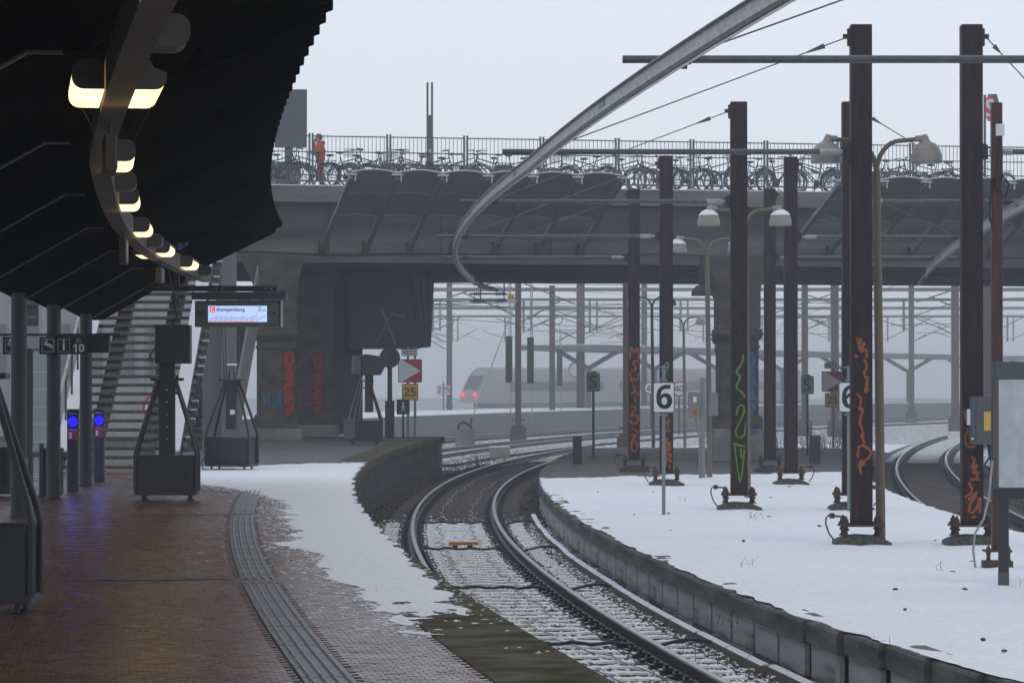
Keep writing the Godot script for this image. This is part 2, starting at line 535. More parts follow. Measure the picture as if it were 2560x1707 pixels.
func left_platform() -> void:
	var m := MB.new()
	m.sweep(tp, 8.0, 95.6, 1.0, [Vector2(1.78, -1.4), Vector2(1.78, -0.012), Vector2(26.0, -0.012), Vector2(26.0, -1.4)])
	var base := struct("left_platform", m, M.wet_mortar)
	# dark paving beyond the brick, under the bridge
	m = MB.new()
	m.sweep(tp, 60.0, 95.5, 1.0, [Vector2(2.29, -0.006), Vector2(25.9, -0.006)], false)
	put(base, "paving", m, M.paving)
	# slabs along the edge
	var s := 13.0
	while s < 95.0:
		m = MB.new()
		var l := 1.0
		m.sweep(tp, s, s + l - 0.008, 0.5, [Vector2(1.66, -0.17), Vector2(1.66, -0.012), Vector2(1.672, 0.0), Vector2(2.27, 0.0), Vector2(2.28, -0.01), Vector2(2.28, -0.17)])
		put(base, "edge_slab", m, M.edge_slab)
		s += l
	# upright panels of the platform wall
	s = 22.0
	while s < 94.0:
		m = MB.new()
		m.sweep(tp, s, s + 1.97, 1.0, [Vector2(1.72, -1.35), Vector2(1.72, -0.18), Vector2(1.775, -0.18), Vector2(1.775, -1.35)])
		put(base, "wall_panel", m, M.dark_wall)
		s += 2.0
	bricks(base)
	# ribbed guidance tiles
	m = MB.new()
	m.box(Vector3(0, -0.02, 0), Vector3(0.268, 0.044, 0.294))
	for k in 4:
		var x := -0.096 + 0.064 * k
		m.tube([Vector3(x, 0.001, 0.146), Vector3(x, 0.001, -0.146)], 0.013, 8)
	var tm := m.mesh()
	s = 14.5
	while s < 47.5:
		if not (s > 25.9 and s < 26.5) and not (s > 38.6 and s < 39.3):
			var o := put(base, "guidance_tile", tm, M.tactile, tp(3.11, s, 0.0))
			o.rotation.y = tturn(s); o.position.y = rng.randf_range(-0.001, 0.002)
		s += 0.3
	# patches of old asphalt over a drain
	var fn := FastNoiseLite.new()
	fn.seed = 21; fn.frequency = 0.9
	for a in [[26.4, 4.0, 0.75], [25.9, 5.6, 0.55], [39.0, 3.75, 0.6]]:
		m = sheet(func(t, q, h): return tp(t, q, 0.004 + h), a[0] - 0.6, a[0] + 0.6, 0.04, a[1] - 1.0, a[1] + 1.0, 0.05,
			func(t, q): return 0.25 * a[2] - absf(q - a[0]) - 0.22 * pow(absf(t - a[1]) / 0.75, 2.0) + fn.get_noise_2d(t * 3.0, q * 6.0) * 0.1, 0.0, 3, 0.0)
		put(base, "asphalt_patch", m, M.paving)
	# snow blown in under the eaves
	var fb := FastNoiseLite.new()
	fb.seed = 31; fb.frequency = 0.8; fb.fractal_octaves = 5; fb.fractal_gain = 0.6
	var fs := FastNoiseLite.new()
	fs.seed = 32; fs.frequency = 7.0; fs.fractal_octaves = 3
	var rim := PackedVector2Array([Vector2(14, 1.2), Vector2(19.8, 1.9), Vector2(20.6, 2.36), Vector2(23.5, 2.42), Vector2(25.8, 2.48), Vector2(27.6, 2.57), Vector2(30.2, 2.53), Vector2(31.6, 2.78), Vector2(33.0, 2.6), Vector2(37.8, 2.58), Vector2(43.4, 2.68), Vector2(46.3, 3.02), Vector2(49, 3.63), Vector2(53, 4.5), Vector2(58, 5.6), Vector2(66, 6.0)])
	var bound := func(t, q):
		var w := 0.0
		for i in rim.size() - 1:
			if q >= rim[i].x and q <= rim[i + 1].x:
				w = lerpf(rim[i].y, rim[i + 1].y, (q - rim[i].x) / (rim[i + 1].x - rim[i].x))
		var g := fb.get_noise_2d(t * 1.3, q * 0.9) + 0.22 * fs.get_noise_2d(t, q * 0.5)
		var inner: float = w - t + g * 0.22
		# it thins out on the slabs towards the camera and leaves the very edge bare
		var near_: float = (q - 21.8) * 0.22 + (t - 1.95) * 0.2 + g * 0.8 + fs.get_noise_2d(t * 0.6, q * 0.35) * 0.7
		if t > 2.29: near_ = (q - 20.9) * 0.2 + g * 0.4
		var edge: float = t - 1.69 - clampf((31.0 - q) * 0.02, 0.0, 0.2) + g * 0.12
		var far_: float = 64.5 - (t - 1.7) * 1.6 - q + g * 2.5
		# a scraped line along the slab joint
		var joint: float = absf(t - 2.275) - 0.012 + g * 0.05 if q < 29.0 else 1.0
		return minf(minf(inner, near_), minf(minf(edge, far_), joint + 0.01))
	m = sheet(func(t, q, h): return tp(t, q, 0.0025 + h), 19.5, 66.0, 0.07, 1.66, 6.2, 0.03, bound, 0.02, 8)
	put(base, "snow", m, M.snow)
	# loose flecks that feather its rim
	var fl := MB.new()
	for k in 6: fl.face(Vector3(0, 0.35, 0), Vector3(cos(TAU * (k + 1) / 6), 0, sin(TAU * (k + 1) / 6)), Vector3(cos(TAU * k / 6), 0, sin(TAU * k / 6)))
	var fm := fl.mesh()
	fm.surface_set_material(0, M.snow)
	var at: Array = []
	for k in 60000:
		var q := rng.randf_range(19.0, 64.0)
		var t := rng.randf_range(1.68, 5.4)
		var w: float = bound.call(t, q)
		if w > 0.02 or rng.randf() > (exp(w / 0.15) * 0.6 if t > 2.29 else exp(w / 0.12) * 0.3): continue
		var z := rng.randf_range(0.006, 0.02)
		at.append(Transform3D(Basis(Vector3.UP, rng.randf() * TAU).scaled_local(Vector3(z * rng.randf_range(0.8, 2.2), 0.012, z)), tp(t, q, 0.001)))
	scatter(base, "snow_flecks", fm, at)

func bricks(base: Node) -> void:
	var m := MB.new()
	# one brick paver with a worn edge
	var w := 0.0685
	var l := 0.081
	var hi := [Vector3(-w / 2 + 0.0015, 0, -l / 2 + 0.0015), Vector3(w / 2 - 0.0015, 0, -l / 2 + 0.0015), Vector3(w / 2 - 0.0015, 0, l / 2 - 0.0015), Vector3(-w / 2 + 0.0015, 0, l / 2 - 0.0015)]
	var lo := [Vector3(-w / 2, -0.002, -l / 2), Vector3(w / 2, -0.002, -l / 2), Vector3(w / 2, -0.002, l / 2), Vector3(-w / 2, -0.002, l / 2)]
	m.colored = true
	m.quad(hi[3], hi[2], hi[1], hi[0])
	for i in 4:
		var j := (i + 1) % 4
		m.quad(hi[i], hi[j], lo[j], lo[i])
		m.quad(lo[i], lo[j], lo[j] - Vector3(0, 0.03, 0), lo[i] - Vector3(0, 0.03, 0))
	var mesh := m.mesh()
	var tones: Array[Color] = [C(0.125, 0.054, 0.032), C(0.105, 0.044, 0.028), C(0.14, 0.064, 0.036), C(0.088, 0.038, 0.026), C(0.13, 0.068, 0.038), C(0.115, 0.062, 0.045)]
	var singles: Array = []
	for k in tones.size():
		var mm := MB.new()
		mm.colored = true; mm.tint = tones[k]
		mm.quad(hi[3], hi[2], hi[1], hi[0])
		for i in 4:
			var j := (i + 1) % 4
			mm.quad(hi[i], hi[j], lo[j], lo[i])
			mm.quad(lo[i], lo[j], lo[j] - Vector3(0, 0.03, 0), lo[i] - Vector3(0, 0.03, 0))
		singles.append(mm.mesh())
	var fn := FastNoiseLite.new()
	fn.seed = 4; fn.frequency = 0.5; fn.fractal_octaves = 3
	var places: Array[Transform3D] = []
	var cols: Array[Color] = []
	var single := 0
	var row := 0
	var s := 14.2
	while s < 60.0:
		var b := Basis(Vector3.UP, tturn(s))
		var t := 2.325 + (0.036 if row % 2 == 1 else 0.0)
		while t < 8.2:
			if absf(t - 3.11) > 0.172 or (s > 25.9 and s < 26.5) or (s > 38.6 and s < 39.3) or s > 47.5:
				var p := tp(t, s, rng.randf_range(-0.0015, 0.0015))
				if p.x > p.z * 0.16 - 0.3:
					var tilt := Basis.from_euler(Vector3(rng.randfn(0.0, 0.006), 0, rng.randfn(0.0, 0.004)))
					var g := clampf(fn.get_noise_2d(p.x * 1.2, p.z * 0.6) * 1.5 + 0.5, 0.0, 1.0)
					var k := rng.randi_range(0, tones.size() - 1)
					if s > 17.15 and s < 18.3 and single < 300 and p.x > p.z * 0.154:
						put(base, "brick", singles[k], M.brick, p, b * tilt)
						single += 1
					else:
						places.append(Transform3D(b * tilt, p))
						var tone: Color = tones[k].lerp(C(0.17, 0.09, 0.045), g * 0.35) * rng.randf_range(0.8, 1.15)
						cols.append(tone)
			t += 0.072
		s += 0.085
		row += 1
	var mm := MultiMesh.new()
	mm.transform_format = MultiMesh.TRANSFORM_3D
	mm.use_colors = true
	mm.mesh = mesh
	mm.instance_count = places.size()
	for i in places.size():
		mm.set_instance_transform(i, places[i]); mm.set_instance_color(i, cols[i])
	var o := MultiMeshInstance3D.new()
	o.name = "brick_field"
	o.multimesh = mm
	o.material_override = M.brick
	base.add_child(o)
	stuff(o)

func rail(f: Callable, off: float, s0: float, s1: float, parent: Node) -> void:
	var m := MB.new()
	var x := off
	m.sweep(f, s0, s1, 1.5, [Vector2(x - 0.075, -1.075), Vector2(x + 0.075, -1.075), Vector2(x + 0.075, -1.06), Vector2(x + 0.012, -1.04), Vector2(x + 0.012, -0.965), Vector2(x + 0.034, -0.955), Vector2(x + 0.034, -0.925), Vector2(x - 0.034, -0.925), Vector2(x - 0.034, -0.955), Vector2(x - 0.012, -0.965), Vector2(x - 0.012, -1.04), Vector2(x - 0.075, -1.06)])
	var r := put(parent, "rail", m, M.rail_side)
	m = MB.new()
	m.sweep(f, s0, s1, 1.5, [Vector2(x + 0.0345, -0.938), Vector2(x + 0.0345, -0.929), Vector2(x + 0.026, -0.921), Vector2(x, -0.919), Vector2(x - 0.026, -0.921), Vector2(x - 0.0345, -0.929), Vector2(x - 0.0345, -0.938)], false)
	put(r, "running_surface", m, M.rail_head)

func sleeper_snow(seed_: int) -> ArrayMesh:
	# a ragged strip of snow on a sleeper between the chairs, and on its two ends
	var r := RandomNumberGenerator.new()
	r.seed = seed_
	var m := MB.new()
	for part in [[-0.5, 0.5], [-1.24, -1.0], [1.0, 1.24]]:
		var n := 14 if part[0] == -0.5 else 4
		var la := Vector3.ZERO
		var lb := Vector3.ZERO
		for i in n + 1:
			var x := lerpf(part[0], part[1], float(i) / n)
			var z0 := r.randf_range(-0.125, -0.06)
			var z1 := r.randf_range(0.07, 0.13)
			var h := r.randf_range(0.012, 0.026)
			var a := Vector3(x, h, z0)
			var b := Vector3(x, h, z1)
			if i > 0:
				m.quad(la, a, b, lb)
				m.quad(lb, b, Vector3(b.x, 0.0, b.z + 0.006), Vector3(lb.x, 0.0, lb.z + 0.006))
			la = a; lb = b
	return m.mesh()

func track(f: Callable, called: String, s0: float, s1: float, snow_to: float, snow_from: float) -> MeshInstance3D:
	var m := MB.new()
	m.sweep(f, s0, s1, 2.0, [Vector2(1.62, -1.16), Vector2(-1.62, -1.16)], false)
	var bed := struct(called, m, M.bare_ground)
	rail(f, 0.75, s0, s1, bed); rail(f, -0.75, s0, s1, bed)
	var sm := MB.new().box(Vector3(0, -0.065, 0), Vector3(2.5, 0.13, 0.25)).mesh()
	var cm := MB.new()
	for z in [-1, 1]:
		cm.box(Vector3(z * 0.105, 0.028, 0.0), Vector3(0.07, 0.056, 0.17))
		cm.box(Vector3(z * 0.15, 0.018, 0.0), Vector3(0.08, 0.03, 0.13))
		cm.lathe(Vector3(z * 0.115, 0.05, 0.03), [Vector2(0.02, 0.0), Vector2(0.02, 0.035), Vector2(0.0, 0.04)], 6)
	var chair := cm.mesh()
	var caps: Array = []
	for k in 5: caps.append(sleeper_snow(40 + k))
	var s := s0 + 0.3
	while s < s1:
		var q: Vector3 = f.call(0.0, s + 0.5, 0.0) - f.call(0.0, s - 0.5, 0.0)
		var b := Basis(Vector3.UP, atan2(-q.x, -q.z) + rng.randfn(0.0, 0.006))
		var o := put(bed, "sleeper", sm, M.sleeper, f.call(0.0, s, -1.077), b)
		if s < snow_to + rng.randf_range(-1.0, 1.0) or s > snow_from:
			put(o, "snow", caps[rng.randi_range(0, 4)], M.snow)
		if s < s0 + 88.0:
			put(o, "rail_chair", chair, M.black_steel, Vector3(0.75, 0, 0)); put(o, "rail_chair", chair, M.black_steel, Vector3(-0.75, 0, 0))
		s += 0.6
	return bed

func stone_mesh(seed_: int, rock: Material, cap: bool) -> ArrayMesh:
	var r := RandomNumberGenerator.new()
	r.seed = seed_
	var g := (1.0 + sqrt(5.0)) / 2.0
	var p: Array[Vector3] = []
	for a in [[-1, g, 0], [1, g, 0], [-1, -g, 0], [1, -g, 0], [0, -1, g], [0, 1, g], [0, -1, -g], [0, 1, -g], [g, 0, -1], [g, 0, 1], [-g, 0, -1], [-g, 0, 1]]:
		p.append(Vector3(a[0], a[1] * 0.75, a[2] * 1.1).normalized() * r.randf_range(0.72, 1.15))
	var fs := [[0, 11, 5], [0, 5, 1], [0, 1, 7], [0, 7, 10], [0, 10, 11], [1, 5, 9], [5, 11, 4], [11, 10, 2], [10, 7, 6], [7, 1, 8], [3, 9, 4], [3, 4, 2], [3, 2, 6], [3, 6, 8], [3, 8, 9], [4, 9, 5], [2, 4, 11], [6, 2, 10], [8, 6, 7], [9, 8, 1]]
	var m := MB.new()
	var w := MB.new()
	for q in fs:
		var n := (p[q[1]] - p[q[0]]).cross(p[q[2]] - p[q[0]]).normalized()
		m.face(p[q[0]], p[q[1]], p[q[2]])
		if n.y > 0.62:
			var up := Vector3(0, 0.12, 0)
			w.face(p[q[0]] * 0.93 + up, p[q[1]] * 0.93 + up, p[q[2]] * 0.93 + up)
	var mesh := m.mesh()
	mesh.surface_set_material(0, rock)
	if cap and w.v.size() > 0:
		var a := []
		a.resize(Mesh.ARRAY_MAX)
		a[Mesh.ARRAY_VERTEX] = w.v; a[Mesh.ARRAY_NORMAL] = w.n
		mesh.add_surface_from_arrays(Mesh.PRIMITIVE_TRIANGLES, a)
		mesh.surface_set_material(1, M.snow)
	return mesh

func scatter(parent: Node, called: String, mesh: Mesh, at: Array) -> void:
	var mm := MultiMesh.new()
	mm.transform_format = MultiMesh.TRANSFORM_3D
	mm.mesh = mesh
	mm.instance_count = at.size()
	for i in at.size(): mm.set_instance_transform(i, at[i])
	var o := MultiMeshInstance3D.new()
	o.name = called
	o.multimesh = mm
	parent.add_child(o, true)
	stuff(o)

func tracks() -> void:
	var a := track(tp, "left_track", 14.0, 132.0, 62.5, 110.0)
	var b := track(tq, "right_track", 40.0, 158.0, 58.0, 109.0)
	var sets: Array = [[], [], [], []]
	for k in 34000:
		# the snowy stretch, denser towards the camera
		var s := 24.0 + 44.0 * pow(rng.randf(), 1.35)
		var t := rng.randf_range(-1.75, 1.72)
		var z := rng.randf_range(0.022, 0.05) * (1.35 if rng.randf() < 0.06 else 1.0)
		var p := tp(t, s, -1.105 + rng.randf_range(-0.03, 0.012))
		if absf(absf(t) - 0.75) < 0.1 : continue
		var q := Transform3D(Basis(Vector3.UP, rng.randf() * TAU).scaled_local(Vector3(z * rng.randf_range(0.8, 1.3), z, z)), p)
		sets[0 if s < 62.0 + rng.randfn(0.0, 2.0) else 2].append(q)
		if sets[0].size() % 3 == 0 and sets[0].size() > 0: sets[1].append(sets[0].pop_back())
	for k in 9000:
		var s := rng.randf_range(60.0, 108.0)
		var z := rng.randf_range(0.03, 0.055)
		sets[2].append(Transform3D(Basis(Vector3.UP, rng.randf() * TAU).scaled_local(Vector3(z, z, z)), tp(rng.randf_range(-1.75, 1.72), s, -1.12)))
	for k in 7000:
		var s := rng.randf_range(44.0, 104.0)
		var z := rng.randf_range(0.03, 0.055)
		var q := Transform3D(Basis(Vector3.UP, rng.randf() * TAU).scaled_local(Vector3(z, z, z)), tq(rng.randf_range(-1.8, 1.6), s, -1.12))
		sets[3 if s > 58.0 else 1].append(q)
	scatter(a, "snowy_ballast", stone_mesh(1, M.stone, true), sets[0])
	scatter(a, "snowy_ballast", stone_mesh(2, M.stone, true), sets[1])
	scatter(a, "ballast", stone_mesh(3, M.dark_stone, false), sets[2])
	scatter(b, "ballast", stone_mesh(4, M.dark_stone, false), sets[3])
	# hoses laid across the track, with a hump towards the island wall
	var i := 0
	for s in [61.5, 51.8, 42.0, 33.0]:
		var pts: Array = []
		for k in 15:
			var t := lerpf(0.68, -0.68, k / 14.0)
			pts.append(tp(t, s - 0.25 * k / 14.0, -1.03 + 0.012 * sin(k * 1.7)))
		var o := thing("track_hose", ["black hose across the track, next to the dry stretch under the bridge", "black hose across the track just behind the orange bar", "black hose across the track between the orange bar and the bare ballast patch", "black hose across the track beyond the mossy platform edge"][i], "hose", Vector3.ZERO, 0.0, "hoses laid across the left track")
		put(o, "hose", MB.new().tube(pts, 0.018, 8), M.cable)
		pts = []
		for k in 11:
			var u := k / 10.0
			pts.append(tp(lerpf(-0.86, -1.62, u), s - 0.3 + 0.1 * sin(u * 5.0), -1.06 + 0.07 * pow(sin(u * PI * 0.85), 2.0)))
		put(o, "hose_end", MB.new().tube(pts, 0.018, 8), M.cable)
		i += 1
	# two thin wires that wander along between the rails
	for k in 2:
		var pts: Array = []
		var s := 26.0
		while s < 100.0:
			pts.append(tp((0.28 if k == 0 else -0.3) + rng.randf_range(-0.07, 0.07) + (0.35 * sin(s * 0.4) if s < 36.0 else 0.0), s, -1.05 + rng.randf_range(0.0, 0.015)))
			s += rng.randf_range(0.4, 0.9)
		solo("bonding_wire", MB.new().tube(pts, 0.007, 5), M.cable_white, "thin grey wire wandering along between the rails of the left track", "wire", "bonding wires between the rails")
	# the orange bar on two feet
	var ba := thing("track_beacon", "orange bar on two dark feet between the rails", "beacon", tp(-0.02, 52.1, -1.077), tturn(52.1))
	put(ba, "bar", MB.new().cbox(Vector3(0, 0.105, 0), Vector3(0.46, 0.05, 0.12), 0.01), M.litter_orange)
	for x in [-0.13, 0.1]: put(ba, "foot", MB.new().box(Vector3(x, 0.04, 0), Vector3(0.08, 0.08, 0.1)), M.black_steel)
	put(ba, "snow", MB.new().cbox(Vector3(0.0, 0.136, 0), Vector3(0.42, 0.012, 0.1), 0.02), M.snow)

func li(s: float) -> float:
	# offset of the island's left edge
	return -1.70 - 0.42 * clampf((29.0 - s) / 10.0, 0.0, 1.0)

func island_at(t: float, s: float, y: float) -> Vector3:
	# t metres right of the island's left edge, running to its right edge
	var a := tp(li(s), s, y)
	var r: float
	if s < 86.0: r = island_right(s)
	else: r = tq(1.72, s, 0.0).x
	var wide := r - a.x
	return Vector3(a.x + minf(t, wide), y, lerpf(a.z, -s, clampf(t / wide, 0.0, 1.0)))

func iy(s: float) -> float:
	# the island ramps down to the yard past the bridge
	return -0.545 - 0.7 * clampf((s - 106.0) / 26.0, 0.0, 1.0)

func island() -> void:
	var m := MB.new()
	var la: Array = []
	for k in 141:
		var s := 10.0 + k
		var row: Array = [tp(li(s) - 0.06, s, -1.35), tp(li(s) - 0.06, s, iy(s)), island_at(99.0, s, iy(s)), island_at(99.0, s, -1.35)]
		if k > 0:
			for j in 3: m.quad(la[j], la[j + 1], row[j + 1], row[j])
		if k == 140: m.quad(row[0], row[1], row[2], row[3])
		la = row
	var base := struct("island_platform", m, M.paving)
	var s := 14.0
	var k := 0
	while s < 100.0:
		var l := 1.35
		var e := li(s + 0.6)
		var up := rng.randf_range(-0.012, 0.008)
		m = MB.new()
		m.sweep(tp, s, s + l - 0.012, 0.7, [Vector2(e + 0.03, -0.72), Vector2(e + 0.03, -0.56 + up), Vector2(e + 0.01, -0.535 + up), Vector2(e - 0.24, -0.53 + up), Vector2(e - 0.24, -0.72)])
		put(base, "coping_block", m, M.coping)
		m = MB.new()
		m.sweep(tp, s + 0.05, s + l - 0.06, 0.7, [Vector2(e - 0.005, -1.02), Vector2(e - 0.005, -0.735), Vector2(e - 0.05, -0.735), Vector2(e - 0.05, -1.02)])
		put(base, "wall_panel", m, M.wall_panel)
		m = MB.new()
		m.sweep(tp, s + 0.05, s + l - 0.06, 0.7, [Vector2(e + 0.005, -1.3), Vector2(e + 0.005, -1.035), Vector2(e - 0.05, -1.035), Vector2(e - 0.05, -1.3)])
		put(base, "wall_footing", m, M.coping if k % 3 == 0 else M.wall_panel)
		s += l
		k += 1
	# a low kerb at the foot of the wall, snow on its top
	s = 14.0
	while s < 64.0:
		var l := rng.randf_range(1.7, 2.3)
		var e := li(s) + 0.2 + rng.randf_range(-0.012, 0.012)
		m = MB.new()
		m.sweep(tp, s, s + l - 0.03, 1.0, [Vector2(e + 0.05, -1.2), Vector2(e + 0.05, -1.0), Vector2(e - 0.05, -0.995), Vector2(e - 0.05, -1.2)])
		var o := put(base, "kerb_stone", m, M.kerb)
		m = MB.new()
		m.sweep(tp, s + 0.02, s + l - 0.05, 0.25, [Vector2(e + 0.042, -1.001), Vector2(e + 0.02, -0.984), Vector2(e - 0.03, -0.982), Vector2(e - 0.052, -1.0)])
		put(o, "snow", m, M.snow)
		s += l
	var fn := FastNoiseLite.new()
	fn.seed = 77; fn.frequency = 0.5; fn.fractal_octaves = 5
	m = sheet(func(t, q, h): return island_at(t, q, -0.528 + h), 13.0, 80.0, 0.14, 0.0, 12.0, 0.1,
		func(t, q):
			var g := fn.get_noise_2d(t * 2.0, q * 1.5)
			var wide: float = island_at(99.0, q, 0.0).x - tp(li(q), q, 0.0).x
			return minf(minf(t - 0.02 + g * 0.12, 72.0 + t * 0.75 - q + g * 1.6), wide - t - 0.02 + g * 0.1), 0.022, 9, 0.03)
	put(base, "snow", m, M.snow)
	m = sheet(func(t, q, h): return island_at(t, q, iy(q) + 0.012 + h), 100.0, 150.0, 0.5, 0.0, 16.0, 0.3,
		func(t, q):
			var g := fn.get_noise_2d(t, q)
			var wide: float = island_at(99.0, q, 0.0).x - tp(li(q), q, 0.0).x
			return minf(q - 106.0 - t * 0.25 + g * 3.0, wide - t - 0.1), 0.02, 10, 0.03)
	put(base, "snow", m, M.snow)
# ---------- bridge, canopy, masts

var bridge_at := Transform3D(Basis(Vector3.UP, deg_to_rad(12.44)), Vector3(-5.6, 0, -93.0))

func bthing(called: String, label: String, category: String, at: Vector3, group := "") -> Node3D:
	return thing(called, label, category, bridge_at * at, deg_to_rad(12.44), group)

func pier_parts(o: Node3D, base_y: float) -> void:
	# an old masonry pier: plinth, shaft, moulded capital and impost
	var m := MB.new()
	m.cbox(Vector3(0, (base_y + 0.16) / 2, 0), Vector3(1.42, 0.16 - base_y, 1.6), 0.05)
	m.cbox(Vector3(0, 0.24, 0), Vector3(1.34, 0.155, 1.5), 0.04)
	put(o, "footing", m, M.concrete)
	m = MB.new()
	m.cbox(Vector3(0, 0.465, 0), Vector3(1.2, 0.29, 1.36), 0.03)
	m.cbox(Vector3(0, 0.64, 0), Vector3(1.13, 0.06, 1.28), 0.03)
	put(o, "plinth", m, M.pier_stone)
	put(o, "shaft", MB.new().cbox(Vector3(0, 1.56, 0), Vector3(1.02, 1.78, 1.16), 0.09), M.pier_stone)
	m = MB.new()
	var y := 2.45
	for a in [[1.08, 0.07], [1.02, 0.14], [1.1, 0.05], [1.18, 0.08], [1.26, 0.06], [1.2, 0.1]]:
		m.cbox(Vector3(0, y + a[1] / 2, 0), Vector3(a[0], a[1] - 0.002, a[0] + 0.14), 0.04)
		y += a[1]
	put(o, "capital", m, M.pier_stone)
	m = MB.new()
	m.plate(PackedVector2Array([Vector2(-0.55, 2.96), Vector2(0.55, 2.96), Vector2(0.55, 4.0), Vector2(0.75, 4.9), Vector2(-0.95, 4.9), Vector2(-0.55, 4.0)]), -0.6, 0.6)
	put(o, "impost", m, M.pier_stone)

func ribbon(m: MB, pts: Array, w: float, z: float) -> void:
	# a brush stroke on a wall: a flat strip through the points
	for i in pts.size() - 1:
		var a: Vector2 = pts[i]
		var b: Vector2 = pts[i + 1]
		var t := (b - a).normalized()
		var n := Vector2(-t.y, t.x) * w * 0.5 * (0.72 + 0.5 * absf(sin(i * 2.3 + a.x * 40.0)))
		var e := t * w * 0.25
		m.quad(Vector3(a.x - e.x - n.x, a.y - e.y - n.y, z), Vector3(b.x + e.x - n.x, b.y + e.y - n.y, z), Vector3(b.x + e.x + n.x, b.y + e.y + n.y, z), Vector3(a.x - e.x + n.x, a.y - e.y + n.y, z))
		z += 0.0002

func blob(m: MB, at: Vector2, r: Vector2, z: float, seed_: int) -> void:
	var g := RandomNumberGenerator.new()
	g.seed = seed_
	var o: Array[Vector3] = []
	for k in 14:
		var w := TAU * k / 14
		var s := g.randf_range(0.86, 1.1)
		o.append(Vector3(at.x + cos(w) * r.x * s, at.y + sin(w) * r.y * s, z))
	for k in 14: m.face(Vector3(at.x, at.y, z), o[k], o[(k + 1) % 14])

func bubble_tag(o: Node3D, fill: Material, x: float, z: float) -> void:
	# plump letters one below the other, each with a dark outline
	for a in [[[-0.09, 2.28], [0.06, 2.3], [0.12, 2.12], [0.04, 1.93], [-0.05, 2.05], [-0.08, 2.2]], [[0.11, 1.8], [-0.06, 1.78], [-0.05, 1.7], [0.08, 1.7], [-0.05, 1.64], [0.09, 1.6]], [[0.11, 1.5], [-0.05, 1.48], [-0.08, 1.38], [0.07, 1.34], [0.1, 1.24], [-0.07, 1.2]], [[0.12, 1.12], [-0.04, 1.1], [-0.07, 1.0], [0.08, 0.95], [0.09, 0.84], [-0.08, 0.8]], [[-0.11, 0.36], [-0.02, 0.7], [0.03, 0.72], [0.12, 0.36], [0.05, 0.5], [-0.04, 0.5]]]:
		var dark := MB.new()
		var body := MB.new()
		var q: Array = []
		for e in a: q.append(Vector2(x + e[0] + 0.02 * sin(e[1] * 9.0), e[1]))
		ribbon(dark, q, 0.17, z); ribbon(body, q, 0.115, z + 0.004)
		for k in q.size():
			blob(dark, q[k], Vector2(0.085, 0.09), z - 0.0005, 30 + k); blob(body, q[k], Vector2(0.06, 0.066), z + 0.0035, 40 + k)
		put(o, "graffiti", dark, M.paint_black); put(o, "graffiti", body, fill)

